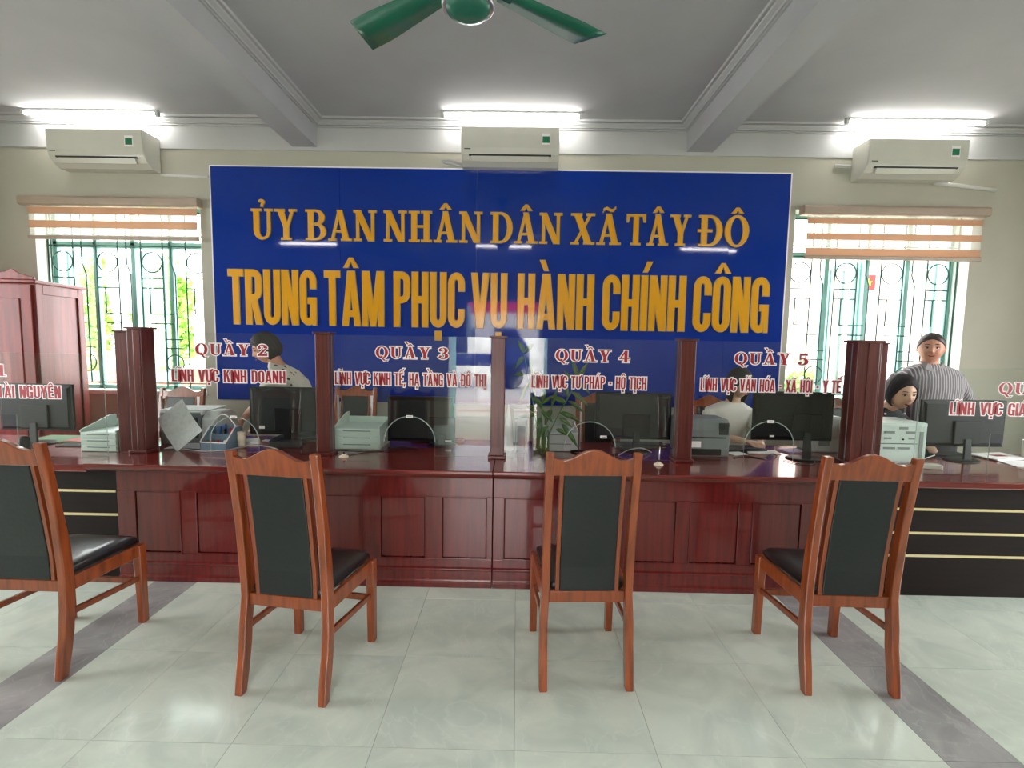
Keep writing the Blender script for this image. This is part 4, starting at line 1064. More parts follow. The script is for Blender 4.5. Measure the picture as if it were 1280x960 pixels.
# papers
sheet('paper_stack', -2.42, 3.60, TOPZ+.242, .34, .25, 6, M_paperw, 'loose printed papers lying on top of the grey printer', n=8)
o = sheet('paper_sheet', 0, 0, 0, .30, .22, 0, M_paperw, 'large printed sheet propped on its corner before the grey printer', n=1, curl=.012)
o.matrix_world = Matrix.Translation((-2.325, 3.30, .925)) @ Matrix.Rotation(R(-8), 4, 'Z') @ Matrix.Rotation(R(72), 4, 'X') @ Matrix.Rotation(R(-46), 4, 'Z')
o = sheet('paper_sheet', -2.30, 3.36, TOPZ+.004, .26, .16, 4, M_paperw, 'curved white sheet lying flat under the propped sheet', n=2, curl=.006)
sheet('paper_sheet', -1.80, 3.62, TOPZ+.001, .24, .05, -4, M_paper, 'white sheet lying under the counter 2 monitor', n=2)
sheet('paper_stack', -1.40, 3.60, TOPZ+.001, .14, .14, 25, M_paper, 'small white sheet right of the counter 2 monitor stand', n=2)
sheet('paper_stack', 3.62, 3.36, .743, .36, .24, -14, M_paper, 'white papers spread on the right side desk before the cup', n=6, curl=.0)
sheet('paper_stack', 3.58, 3.58, .749, .30, .20, 10, M_paper, 'white papers with a red mark behind the right monitor', n=10)
sheet('red_note', 3.58, 3.58, .7580, .10, .05, 5, mat('dull red print', s2l(150, 70, 60), .7), 'small dull red note on the papers behind the right monitor', 'note', n=1)
sheet('folder', -3.40, 3.59, .746, .42, .24, 3, M_greenf, 'green folder on the left side desk under the monitor', 'folder', n=10)
sheet('folder', -3.16, 3.56, .7555, .30, .20, -8, M_pink, 'pink folder on the left side desk, on the green one', 'folder', n=6)
sheet('paper_stack', -3.02, 3.48, .761, .18, .14, 18, M_paper, 'white papers on the left side desk beside the mint drawers', n=6)
sheet('folder', -3.10, 3.40, .746, .30, .10, 2, M_slot, 'thin black folder on the left side desk near the mint drawers', 'folder', n=8)
sheet('paper_stack', 1.60, 3.48, TOPZ+.001, .12, .10, 20, M_paper, 'small white paper right of the dark grey laser printer', n=4)
sheet('paper_stack', 1.82, 3.55, TOPZ+.001, .22, .14, -10, M_paper, 'white papers under the large black monitor', n=6)
sheet('paper_stack', 2.06, 3.58, TOPZ+.001, .16, .12, 12, mat('lilac paper', s2l(190, 176, 206), .8), 'lilac papers behind the stand of the large black monitor', n=14)
sheet('paper_stack', -1.96, 3.52, TOPZ+.001, .12, .12, 30, M_paper, 'stack of white slips beside the cream cup', n=30)
def keyboard(x, y, z, rz, label, w_=.40):
    k = empty('keyboard', (x, y, z), R(rz), label=label, cat='keyboard', group='computer keyboards')
    MB().box(-w_/2, w_/2, -.065, .065, 0, .016).build('case', M_black, k, bevel=.004)
    kb = MB()
    for r_ in range(4):
        for c_ in range(13): kb.box(-w_/2+.012+c_*(w_-.024)/13, -w_/2+.008+(c_+1)*(w_-.024)/13, -.055+r_*.028, -.031+r_*.028, .016, .022)
    o = kb.build('keys', M_dgrey, k); o['kind'] = 'stuff'
keyboard(-1.66, 3.715, TOPZ, 3, 'black keyboard below the leaning woman\'s monitor')
keyboard(-.60, 3.725, TOPZ, -2, 'black keyboard behind the lower black monitor near the middle post')
keyboard(.95, 3.70, TOPZ, 3, 'black keyboard behind the monitor right of the bamboo plant')
keyboard(1.66, 3.60, TOPZ, 8, 'black keyboard that the woman in white types on')
keyboard(3.16, 3.64, .742, -4, 'black keyboard behind the right monitor')

# organiser basket
b = empty('desk_organiser', (-2.075, 3.355, TOPZ), R(-6), label='blue grey desk organiser with a white handle, full of pens and stamps', cat='organiser')
wl = MB()
for X in (-.098, .092): wl.prism([(-.08, 0), (.08, 0), (.08, .15), (.02, .15), (-.08, .055)], 'x', X, X+.006)
wl.box(-.098, .098, .074, .08, 0, .15).box(-.098, .098, -.08, -.074, 0, .05).box(-.098, .098, -.074, .074, 0, .006).box(-.092, .092, .0, .005, .006, .10)
wl.build('box', M_basket, b)
rm = MB(); rm.tube([(-.095, -.08, .056), (-.095, .02, .151), (-.095, .078, .151)], .005, 6).tube([(.095, -.08, .056), (.095, .02, .151), (.095, .078, .151)], .005, 6).tube([(-.095, -.078, .053), (.095, -.078, .053)], .005, 6)
rm.build('rim', M_wfilm, b)
MB().tube([(-.095+.19*i/10, .03, .15+.085*math.sin(PI*i/10)) for i in range(11)], .004, 8).build('handle', M_wfilm, b)
for i, (x, y, h, m, nm, lab) in enumerate(((-.04, .04, .14, M_blue, 'pen', 'blue pen in the organiser'), (-.01, .045, .155, M_blue, 'pen', 'tall blue pen in the organiser'), (.03, .04, .13, M_redp, 'pen', 'dark red pen in the organiser'), (.06, .05, .12, M_cream, 'pen', 'cream pen in the organiser'), (.0, .02, .125, M_black, 'pen', 'black pen leaning in the organiser'))):
    o = MB().tube([(0, 0, 0), (.02, .0, h)], .006, 8).build(nm, m, None, loc=(-2.075+x, 3.355+y, TOPZ+.008)); tag(o, lab, 'pen', 'pens in the desk organiser')
for i, (x, m, lab) in enumerate(((-.05, M_redp, 'red stamp lying at the left front of the organiser'), (.0, M_redp, 'red stamp lying in the middle front of the organiser'), (.05, M_wfilm, 'white stamp at the right front of the organiser'))):
    o = MB().lathe([(.014, 0), (.014, .02), (.008, .026), (.01, .05), (.004, .056)], seg=12).build('rubber_stamp', m, None, loc=(-2.075+x, 3.32, TOPZ+.007)); tag(o, lab, 'stamp', 'rubber stamps in the organiser')
o = MB().lathe([(.026, 0), (.027, .035), (.025, .038), (.027, .042), (.028, .078), (.026, .08), (.027, .084), (.028, .112), (.026, .112), (.024, .01)], seg=20).build('cream_cup', M_cream, None, loc=(-1.945, 3.385, TOPZ)); tag(o, 'cream ribbed cup right of the blue grey organiser', 'cup')
o = MB().lathe([(.034, 0), (.036, .1), (.038, .14), (.036, .14), (.033, .01)], seg=20).build('white_cup', M_beige, None, loc=(3.76, 3.55, .742+.001)); tag(o, 'white paper cup on the papers at the right edge', 'cup')

# pen bases
for (x, y, lab, ant) in ((-1.135, 3.15, 'small round white pen base without pen, left before the white drawers', 0), (.928, 3.10, 'small round white pen base with an upright silver pen beside the third chair', 1)):
    s_ = empty('pen_holder', (x, y, TOPZ), label=lab, cat='pen holder', group='round pen bases on the counter')
    MB().lathe([(.030, 0), (.031, .005), (.027, .009), (.016, .012), (.014, .020), (.004, .024)], seg=20).build('base', M_cream, s_)
    MB().tube([(0, 0, .02), (0.002, 0, .034)], .006, 8).build('socket', M_black, s_)
    if ant: MB().tube([(.002, 0, .03), (.004, 0, .12)], [.004, .003], 8).build('pen', M_chrome, s_)
    else: MB().tube([(.014, 0, .008), (.018, 0, .026)], .003, 6).build('clip', M_wfilm, s_)

# phone stand, cone
ps = empty('phone_stand', (.04, 3.40, TOPZ), label='small dark device in a clear stand right of the middle post', cat='phone stand')
MB().box(-.035, .035, -.02, .05, 0, .012).build('base', M_black, ps, bevel=.003)
MB().hexa([(-.028, -.006, .012), (.028, -.006, .012), (.028, .006, .012), (-.028, .006, .012)], [(-.028, .02, .185), (.028, .02, .185), (.028, .032, .185), (-.028, .032, .185)]).build('phone', M_dgrey, ps, bevel=.003)
for s_ in (-1, 1): MB().box(s_*.036, s_*.042, -.012, .04, .0, .22).build('side_plate', M_gedge, ps)
o = MB().lathe([(.040, 0), (.036, .06), (.028, .16), (.016, .26), (.004, .33)], seg=7, smooth=False).build('paper_cone', M_paper, None, loc=(-.055, 3.47, TOPZ)); tag(o, 'pointed white folded paper right beside the middle post', 'paper')
fh = empty('file_holder', (.145, 3.52, TOPZ), label='narrow white upright file holder left of the vase', cat='file holder')
MB().box(-.022, .022, -.05, .05, 0, .27).build('holder', M_lgrey, fh, bevel=.003)
MB().box(-.012, .012, -.0515, -.049, .16, .25).build('label_strip', M_wfilm, fh)

# plant
vp = (.178, 3.34, TOPZ)
pot = empty('lucky_bamboo', vp, label='lucky bamboo with long green leaves in a glass vase before the white drawers', cat='plant')
vs_ = MB().lathe([(.052, 0), (.056, .004), (.062, .06), (.060, .12), (.052, .175), (.049, .175), (.057, .12), (.058, .06), (.050, .008), (.0, .008)], seg=24)
vs_.build('vase', glass_mat('vase glass', (.86, .9, .82)), pot)
MB().lathe([(.0, .0085), (.049, .009), (.056, .06), (.055, .118), (.0, .118)], seg=24).build('water', mat('murky vase water', s2l(150, 156, 110), .1, alpha=.55), pot)
pb = MB()
for i in range(60):
    a = random.random()*6.28; r = .045*math.sqrt(random.random()); z = .012+random.random()*.055
    pb.ball((r*math.cos(a), r*math.sin(a), z), .009, .008, .007, 6, 4)
o = pb.build('pebbles', mat('pebbles', s2l(150, 150, 110), .5, var=.4, nscale=30), pot); o['kind'] = 'stuff'
stems = [((-.01, 0), (-.05, .02, .44)), ((-.015, .01), (-.13, .03, .70)), ((.005, -.01), (.0, .0, .36)), ((.015, .0), (.18, .0, .40)), ((.02, .01), (.25, .03, .52)), ((.0, .01), (.07, .02, .34))]
for (a, t_) in stems:
    pts = [(a[0]+(t_[0]-a[0])*u**1.3, a[1]+(t_[1]-a[1])*u, .02+(t_[2]-.02)*u) for u in [i/8 for i in range(9)]]
    MB().tube(pts, [.0055-.0025*i/8 for i in range(9)], 8).build('stem', M_stem, pot)
def leaf(base, tip, wd, droop=.03):
    b_ = Vector(base); t_ = Vector(tip); d = t_-b_; side = d.cross(Vector((0, -1, .25))); side = side.normalized() if side.length > 1e-5 else Vector((1, 0, 0))
    up = side.cross(d).normalized(); n = 7; vs = []; fs = []
    for i in range(n+1):
        u = i/n; c = b_+d*u+Vector((0, 0, -droop*u*u*1.2+droop*.8*u)); w_ = wd*math.sin(PI*min(1, u**.75*.97+.03)); 
        vs += [c-side*w_, c+up*w_*.25, c+side*w_]
    for i in range(n): fs += [(3*i, 3*i+1, 3*i+4, 3*i+3), (3*i+1, 3*i+2, 3*i+5, 3*i+4)]
    o = MB().add(vs, fs, 0, True).build('leaf', M_leaf, pot); sd = o.modifiers.new('solidify', 'SOLIDIFY'); sd.thickness = .0012
LV = [((-.05, .02, .44), (-.10, 0, .70)), ((-.09, .02, .5), (-.16, 0, .36)), ((-.13, .03, .68), (-.19, .0, .60)), ((-.13, .03, .70), (-.06, .01, .78)), ((-.13, .03, .70), (-.17, .02, .80)), ((-.12, .03, .55), (-.20, 0, .56)),
      ((-.02, 0, .28), (-.12, -.02, .36)), ((-.02, 0, .28), (-.19, -.02, .26)), ((0, 0, .36), (.02, -.01, .48)), ((0, 0, .34), (-.08, -.01, .42)), ((0, 0, .35), (.09, 0, .43)), ((0.0, 0, .3), (.08, -.02, .24)), ((.0, 0, .26), (-.06, -.03, .18)),
      ((.18, 0, .40), (.14, 0, .56)), ((.18, 0, .38), (.30, 0, .30)), ((.17, 0, .36), (.05, -.02, .42)), ((.25, .03, .52), (.31, 0, .66)), ((.25, .03, .50), (.33, 0, .44)), ((.24, .02, .48), (.14, 0, .60)), ((.12, 0, .3), (.28, -.02, .24)), ((.12, 0, .26), (.22, -.02, .20)),
      ((.14, 0, .22), (.26, -.03, .06)), ((.10, 0, .18), (.2, -.02, .14)), ((.07, .02, .34), (.10, .0, .46)), ((.07, .02, .32), (.02, -.02, .22)), ((.2, .02, .44), (.32, .0, .36)), ((.05, .01, .2), (-.04, -.02, .12)), ((.25, .03, .52), (.2, 0, .68)), ((-.05, .02, .40), (.02, 0, .30))]
for a, b_ in LV: leaf(a, b_, .013+.006*random.random(), .02+.02*random.random())

# cables
def cable(pts, r, m, lab):
    out = []; P = [Vector(p) for p in pts]
    for i in range(len(P)-1):
        p0, p1, p2, p3 = P[max(i-1, 0)], P[i], P[i+1], P[min(i+2, len(P)-1)]
        for k in range(6):
            t = k/6; out.append(.5*((2*p1)+(-p0+p2)*t+(2*p0-5*p1+4*p2-p3)*t*t+(-p0+3*p1-3*p2+p3)*t**3))
    out.append(P[-1]); z = TOPZ+r+.0005
    o = MB().tube(out, r, 6).build('cable', m); tag(o, lab, 'cable', 'computer cables on the desks')
z_ = TOPZ+.005
cable([(-1.26, 3.32, z_), (-1.15, 3.26, z_+.012), (-1.05, 3.30, z_), (-.92, 3.34, z_+.0), (-.82, 3.40, z_+.02), (-.7, 3.44, z_)], .004, M_cable, 'black cable before the white drawers of counter 3')
cable([(-1.98, 3.26, z_), (-1.85, 3.34, z_+.02), (-1.72, 3.34, z_+.01), (-1.62, 3.28, z_), (-1.58, 3.24, z_)], .004, M_cablew, 'grey cable between the cup and the counter 2 monitor')
cable([(-2.40, 3.30, z_), (-2.25, 3.26, z_), (-2.1, 3.22, z_), (-1.95, 3.28, z_)], .0035, M_cablew, 'grey cable before the blue grey organiser')
cable([(.72, 3.34, z_), (.80, 3.38, z_+.03), (.9, 3.42, z_+.035), (.98, 3.45, z_)], .004, M_cablew, 'grey cable arching behind the pen base with the pen')
cable([(.40, 3.44, z_), (.52, 3.36, z_+.02), (.66, 3.34, z_), (.72, 3.40, z_)], .008, M_cable, 'thick black cable under the counter 4 monitor')
cable([(1.52, 3.34, z_), (1.62, 3.40, z_), (1.72, 3.33, z_), (1.8, 3.38, z_+.02), (1.86, 3.42, z_)], .004, M_cable, 'black cable in front of the large black monitor')
cable([(1.84, 3.30, z_), (1.86, 3.22, z_), (1.93, 3.17, z_), (2.0, 3.21, z_), (2.05, 3.3, z_)], .003, M_cable, 'thin black cable looped before the large black monitor')
cable([(2.50, 3.20, .747), (2.60, 3.28, .76), (2.72, 3.30, .76), (2.92, 3.36, .80)], .004, M_cablew, 'grey cable before the mint printer')
o = MB().box(-.09, .09, -.03, .03, 0, .03).build('power_strip', M_beige, None, bevel=.005, loc=(2.74, 3.22, .742), rot=(0, 0, R(-12))); tag(o, 'white power strip before the mint printer', 'power strip')
o = MB().lathe([(.008, 0), (.03, .0), (.034, .04), (.03, .07), (.012, .085)], seg=14).build('webcam', M_black, None, loc=(-3.40, 3.28, .745)); tag(o, 'small black webcam on the left side desk before the monitor', 'webcam')
o = MB().box(-.11, .11, -.03, .03, 0, .055).build('desk_phone', M_dgrey, None, bevel=.01, loc=(-1.64, 3.40, TOPZ+0.0), rot=(0, 0, R(8))); o['label'] = 'dark desk phone before the counter 2 monitor'; o['category'] = 'phone'

# ------------------------------------------------------------------ people
def loft(mb, rings, seg=20):
    vs = []; fs = []
    for (cx, cy, cz, rx, ry, *tilt) in rings:
        tx = tilt[0] if tilt else 0.
        for k in range(seg):
            a = 2*PI*k/seg; ca, sa = math.cos(a), math.sin(a)
            e = .85; X = rx*math.copysign(abs(ca)**e, ca); Y = ry*math.copysign(abs(sa)**e, sa)
            vs.append((cx+X, cy+Y, cz+X*tx))
    n = len(rings)
    for i in range(n-1):
        for k in range(seg): k2 = (k+1) % seg; fs.append((i*seg+k, i*seg+k2, (i+1)*seg+k2, (i+1)*seg+k))
    fs += [tuple(reversed(range(seg))), tuple((n-1)*seg+k for k in range(seg))]
    return mb.add(vs, fs, 0, True)
def head_fn(chub=0.):
    def f(x, y, z):
        X, Y, Z = x*(.074+.013*chub), y*.094, z*.116
        if z < 0: k = 1-.30*(1-.4*chub)*(-z)**1.8; X *= k; Y *= 1-.18*(-z)**2
        if y < 0 and z < 0: Y -= .006*(-z)
        g = lambda a, b, sx, sz: math.exp(-((x-a)/sx)**2-((z-b)/sz)**2) if y < 0 else 0
        Y -= .024*g(0, -.22, .13, .12)+.012*g(0, -.05, .10, .2)
        Y += .009*(g(.40, .06, .2, .13)+g(-.40, .06, .2, .13))
        Y -= .004*(g(.38, .24, .28, .08)+g(-.38, .24, .28, .08))
        Y -= .009*g(0, -.52, .26, .09)+.008*g(0, -.86, .3, .14)
        Y -= (.004+.006*chub)*(g(.5, -.30, .25, .25)+g(-.5, -.30, .25, .25))
        return (X, Y, Z)
    return f
def voxel(o, size, smooth=6):
    m = o.modifiers.new('remesh', 'REMESH'); m.mode = 'VOXEL'; m.voxel_size = size; m.use_smooth_shade = True
    s_ = o.modifiers.new('smooth', 'SMOOTH'); s_.iterations = smooth; s_.factor = .5
    return o
def hand(mb, wrist, d, palm_n, size=1.):
    """palm and five fingers; d: pointing direction, palm_n: palm normal"""
    w_ = Vector(wrist); d = Vector(d).normalized(); n = Vector(palm_n); n = (n-d*n.dot(d)).normalized(); s_ = d.cross(n)
    st = len(mb.v)
    mb.tube([w_-d*.02, w_+d*.02, w_+d*.05, w_+d*.085], [.024*size, .030*size, .036*size, .033*size], 10, flat=.55)
    for k, (off, ln) in enumerate(((-.026, .062), (-.009, .074), (.009, .070), (.026, .055))):
        b0 = w_+d*.078+s_*off*size; pts = [b0, b0+d*ln*.4+n*.006, b0+d*ln*.72+n*.020, b0+d*ln*.9+n*.036]
        mb.tube(pts, [.0095, .009, .008, .0065], 8)
    b0 = w_+d*.03-s_*.026; mb.tube([b0, b0+d*.025-s_*.02+n*.008, b0+d*.05-s_*.026+n*.022], [.012, .010, .008], 8)
def person(name, label, head_c, face_yaw, face_pitch, chub, skin, torso, shoulders, arms, sleeve, shirt, hairstyle, hairm, hips_z, group='office staff behind the counter', trousers=True, neck_r=.052, seated=False, hsc=1.):
    """torso: loft rings of the clothed torso; arms: [(shoulder, elbow, wrist, handdir, palm_n)]; all in world metres"""
    base = empty('person', (head_c[0], head_c[1]+.05, 0), label=label, cat='person', group=group); B = Matrix.Translation(-Vector(base.location))
    HM = Matrix.Translation(head_c) @ Matrix.Rotation(R(face_yaw), 4, 'Z') @ Matrix.Rotation(R(face_pitch), 4, 'X') @ Matrix.Scale(hsc, 4)
    mb = MB(); mb.ball((0, 0, 0), 1, 1, 1, 48, 36, fn=head_fn(chub))
    for s_ in (-1, 1): mb.ball((s_*(.076+.012*chub), .012, -.008), .010, .018, .030, 10, 8)
    mb.xform(HM)
    top = torso[-1]; nb = Vector((top[0], top[1], top[2]-.02)); nt_ = HM @ Vector((0, .022, -.06))
    mb.tube([nb-Vector((0, 0, .06)), nb, nb.lerp(nt_, .5), nt_], [neck_r*1.35, neck_r*1.12, neck_r, neck_r], 16)
    inner = [(r[0], r[1], r[2], r[3]*.90, r[4]*.88)+tuple(r[5:]) for r in torso]
    loft(mb, inner)
    for (sh, el, wr, hd, pn) in arms:
        sh, el, wr = Vector(sh), Vector(el), Vector(wr)
        mb.tube([sh, sh.lerp(el, .5), el, el.lerp(wr, .35), wr], [.046, .042, .036, .036, .024], 12)
        hand(mb, wr, hd, pn)
    if trousers and not seated:
        r0 = torso[0]
        for s_ in (-1, 1):
            hx = r0[0]+s_*r0[3]*.48
            mb.tube([(hx, r0[1], r0[2]+.02), (hx, r0[1], r0[2]*.55), (hx, r0[1]+.01, .10), (hx, r0[1]-.02, .05)], [.075, .055, .04, .04], 12)
            mb.tube([(hx, r0[1]+.02, .035), (hx, r0[1]-.15, .03)], [.035, .03], 8)
    if seated:
        r0 = torso[0]
        for s_ in (-1, 1):
            hx = r0[0]+s_*r0[3]*.5; y0 = r0[1]
            mb.tube([(hx, y0, r0[2]+.045), (hx, y0-.22, r0[2]+.03), (hx, y0-.36, r0[2]+.0), (hx, y0-.37, .28), (hx, y0-.35, .08)], [.078, .068, .055, .05, .035], 12)
            mb.tube([(hx, y0-.33, .035), (hx, y0-.48, .03)], [.035, .03], 8)
    body = voxel(mb.xform(B).build('body', skin, base), .0055, 5)
    # clothes
    cl = MB(); loft(cl, torso)
    for (sh, el, wr, hd, pn), q in zip(arms, sleeve):
        sh, el, wr = Vector(sh), Vector(el), Vector(wr)
        if q <= 1: e = sh.lerp(el, q); cl.tube([sh, sh.lerp(e, .5), e], [.066, .060, .056], 14)
        else: e = el.lerp(wr, q-1); cl.tube([sh, sh.lerp(el, .5), el, e], [.064, .056, .047, .040], 14)
    voxel(cl.xform(B).build('shirt', shirt, base), .008, 4)
    r0 = torso[0]
    tb = MB()
    if seated:
        loft(tb, [(r0[0], r0[1], r0[2]-.0, r0[3]*.98, r0[4]*.98), (r0[0], r0[1], r0[2]+.12, r0[3]*1.01, r0[4]*1.01)])
        for s_ in (-1, 1):
            hx = r0[0]+s_*r0[3]*.5; y0 = r0[1]
            tb.tube([(hx, y0, r0[2]+.055), (hx, y0-.22, r0[2]+.04), (hx, y0-.37, r0[2]+.0), (hx, y0-.38, .28), (hx, y0-.36, .09)], [.088, .080, .068, .062, .055], 14)
    else:
        loft(tb, [(r0[0], r0[1], r0[2]-.12, r0[3]*1.02, r0[4]*1.02), (r0[0], r0[1], r0[2]+.06, r0[3]*1.02, r0[4]*1.02)])
        for s_ in (-1, 1):
            hx = r0[0]+s_*r0[3]*.48
            tb.tube([(hx, r0[1], r0[2]+.0), (hx, r0[1], r0[2]*.55), (hx, r0[1]+.01, .09)], [.095, .075, .062], 14)
    voxel(tb.xform(B).build('trousers', M_trouser, base), .011, 3)
    # face
    def place(nm, mb2, m): return mb2.xform(B @ HM).build(nm, m, base)
    ys_ = -.0835
    for s_ in (-1, 1):
        e = place('eye', MB().ball((s_*.030, ys_+.0035, .006), .0135, .006, .0055, 12, 8), M_eyew)
        MB().ball((s_*.030, ys_-.001, .0055), .0065, .0035, .0058, 10, 6).xform(B @ HM).build('iris', M_eye, e)
        place('eyelid', MB().tube([(s_*.030+(-.015+.03*i/6), ys_-.002-.001*math.sin(PI*i/6)+.004*abs(i-3)/3*(1 if (i-3)*s_ > 0 else .2), .0085+.004*math.sin(PI*i/6)) for i in range(7)], .0020, 6), M_hair)
        place('eyebrow', MB().tube([(s_*.032+(-.019+.038*i/6), -.090+.007*abs((i-3)*1. if (i-3)*s_ > 0 else 0)/3, .030+.005*math.sin(PI*i/6)) for i in range(7)], [.0012, .0026, .003, .003, .003, .0024, .001], 6), M_hair)
    place('lips', MB().tube([(-.023+.046*i/8, -.0935-.006*math.sin(PI*i/8)+.0, -.0610+.0045*((i-4)/4)**2) for i in range(9)], [.002, .0035, .0045, .0052, .0050, .0052, .0045, .0035, .002], 8), M_lip)
    # hair
    f = head_fn(chub); hs = MB(); seg, rg = 64, 18; vs = []
    th = {'bob': .019, 'long': .016, 'tied': .007, 'cap': .019}[hairstyle]
    tab = {'tied': ((0, .66), (40, .50), (70, .12), (95, -.18), (120, -.5), (180, -.62)), 'cap': ((0, .64), (30, .56), (55, .26), (68, -.3), (82, -.90), (180, -.94)),
           'bob': ((0, .52), (40, .40), (58, -.1), (70, -.80), (180, -.92)), 'long': ((0, .56), (40, .36), (58, -.3), (70, -.93), (180, -.96))}[hairstyle]
    def line_at(az):
        out = 0
        for da in (-12, -6, 0, 6, 12):      # softened corners
            q = abs(az+da); q = 360-q if q > 180 else q
            for (a0_, l0_), (a1_, l1_) in zip(tab[:-1], tab[1:]):
                if q <= a1_+1e-6: out += l0_+(l1_-l0_)*(q-a0_)/(a1_-a0_); break
        return out/5
    for i in range(rg+1):
        for k in range(seg):
            a = 2*PI*k/seg; cx_, cy_ = math.cos(a), math.sin(a); az = math.degrees(math.atan2(abs(cx_), -cy_)); ln_ = line_at(az)
            t_ = math.acos(max(-.99, min(.99, ln_)))*i/rg; x, y, z = math.sin(t_)*cx_, math.sin(t_)*cy_, math.cos(t_); side = abs(x)
            p = Vector(f(x, y, z)); nrm = Vector((x, y, z)).normalized(); wv = 1+.10*math.sin(a*23+z*4)
            tt = th*(.10+.90*min(1, (1-i/rg)*4))*(1.0+.5*max(0, y))*wv+.0015
            q = p+nrm*tt
            if hairstyle in ('bob', 'long', 'cap') and z < 0 and y > -.6: q.x = math.copysign(max(abs(q.x), abs(x)*.093), q.x) if side > .3 else q.x; q.y = max(q.y, y*.10)
            if hairstyle == 'long' and z < -.35: q.z -= (-.35-z)*.22
            vs.append(q)
    hs.add(vs, [(i*seg+k, (i+1)*seg+k, (i+1)*seg+(k+1) % seg, i*seg+(k+1) % seg) for i in range(rg) for k in range(seg)], 0, True)
    ho = place('hair', hs, hairm); sd = ho.modifiers.new('solidify', 'SOLIDIFY'); sd.thickness = .006; sd.offset = -.8
    if hairstyle == 'tied': place('bun', MB().ball((0, .115, -.01), .035, .03, .035, 14, 10), hairm)
    return base, HM, B

# woman in spotted blouse leaning behind the left glass
person('person', 'woman in cream spotted blouse with bobbed hair leaning over the desk at left', (-2.035, 3.92, 1.45), -52, 20, 0., M_skin,
       [(-1.78, 3.98, .86, .13, .18), (-1.79, 3.98, .98, .125, .17), (-1.82, 3.97, 1.10, .125, .175, -.1), (-1.86, 3.96, 1.21, .125, .185, -.25), (-1.905, 3.95, 1.285, .095, .17, -.35), (-1.95, 3.935, 1.335, .055, .08, -.3)],
       None, [((-1.92, 3.80, 1.24), (-2.02, 3.79, 1.03), (-2.155, 3.78, .90), (-.45, -.02, -.9), (-.6, .3, -.3)), ((-1.90, 4.10, 1.23), (-1.98, 4.12, 1.00), (-2.14, 4.02, .86), (-.5, -.1, -.9), (-.6, -.3, -.3))], [.62, .62], M_spot, 'bob', M_hair, .86)
# seated woman in white shirt
person('person', 'seated woman in a white shirt with long dark hair, left of the large monitor', (1.815, 3.96, 1.232), 14, 12, 0., M_skin2,
       [(1.74, 4.06, .49, .17, .14), (1.74, 4.06, .62, .155, .125), (1.745, 4.04, .80, .16, .125), (1.75, 4.02, .94, .185, .125), (1.76, 4.01, 1.02, .19, .105), (1.78, 4.00, 1.075, .085, .07)],
       None, [((1.605, 4.0, .985), (1.575, 3.88, .83), (1.76, 3.70, .805), (.8, -.5, -.1), (0, 0, -1)), ((1.91, 4.0, .985), (1.98, 3.86, .83), (1.88, 3.70, .80), (-.4, -.8, -.1), (0, 0, -1))], [1.0, 1.0], M_shirtw, 'long', M_hair, .49, seated=True)
# seated woman in black
pb_, HM, B_ = person('person', 'seated woman in a black top with pearl buttons looking down, beside the mint printer', (2.99, 3.78, 1.195), -8, 12, .1, M_skin2,
       [(2.90, 3.99, .49, .18, .15), (2.90, 3.99, .62, .17, .13), (2.91, 3.97, .80, .17, .13), (2.92, 3.95, .93, .195, .13), (2.94, 3.93, 1.01, .19, .10), (2.965, 3.91, 1.068, .08, .065)],
       None, [((2.78, 3.92, .965), (2.72, 3.80, .82), (2.86, 3.72, .80), (.5, -.6, 0), (0, 0, -1)), ((3.09, 3.92, .965), (3.20, 3.82, .84), (3.14, 3.72, .80), (-.2, -.9, 0), (0, 0, -1))], [1.1, 1.1], M_blackc, 'cap', M_hair, .49, seated=True, hsc=1.07)
for (x, y, z) in ((3.03, 3.79, 1.03), (3.035, 3.785, .985), (2.89, 3.80, 1.025)): MB().ball((x, y, z), .008, .008, .008, 8, 6).xform(B_).build('pearl_button', M_wfilm, pb_)
# standing woman in striped polo
sp, HM, B_ = person('person', 'standing woman in a grey striped polo shirt with tied hair, before the right window', (3.385, 4.02, 1.545), -36, 3, 1., M_skin,
       [(3.47, 4.12, .80, .23, .17), (3.47, 4.12, .95, .24, .175), (3.47, 4.12, 1.10, .24, .175), (3.465, 4.11, 1.22, .255, .17), (3.455, 4.10, 1.31, .26, .15), (3.44, 4.08, 1.37, .20, .11), (3.41, 4.06, 1.415, .09, .075)],
       None, [((3.22, 4.10, 1.31), (3.11, 4.17, 1.09), (3.24, 4.29, .95), (.6, .1, -.5), (0, 0, -1)), ((3.67, 4.10, 1.295), (3.86, 4.17, 1.11), (3.72, 4.29, .97), (-.6, .1, -.4), (0, 0, -1))], [.98, .98], M_stripe, 'tied', M_hair2, .80, neck_r=.060)
cl = MB()
for s_ in (-1, 1):
    cl.add([(3.40+s_*.004, 3.965, 1.345), (3.40+s_*.085, 3.975, 1.372), (3.40+s_*.088, 4.03, 1.440), (3.40+s_*.060, 3.985, 1.425)], [(0, 1, 2, 3)])
o = cl.xform(B_).build('collar', mat('grey collar cloth', s2l(158, 152, 154), .85), sp); sd = o.modifiers.new('solidify', 'SOLIDIFY'); sd.thickness = .006

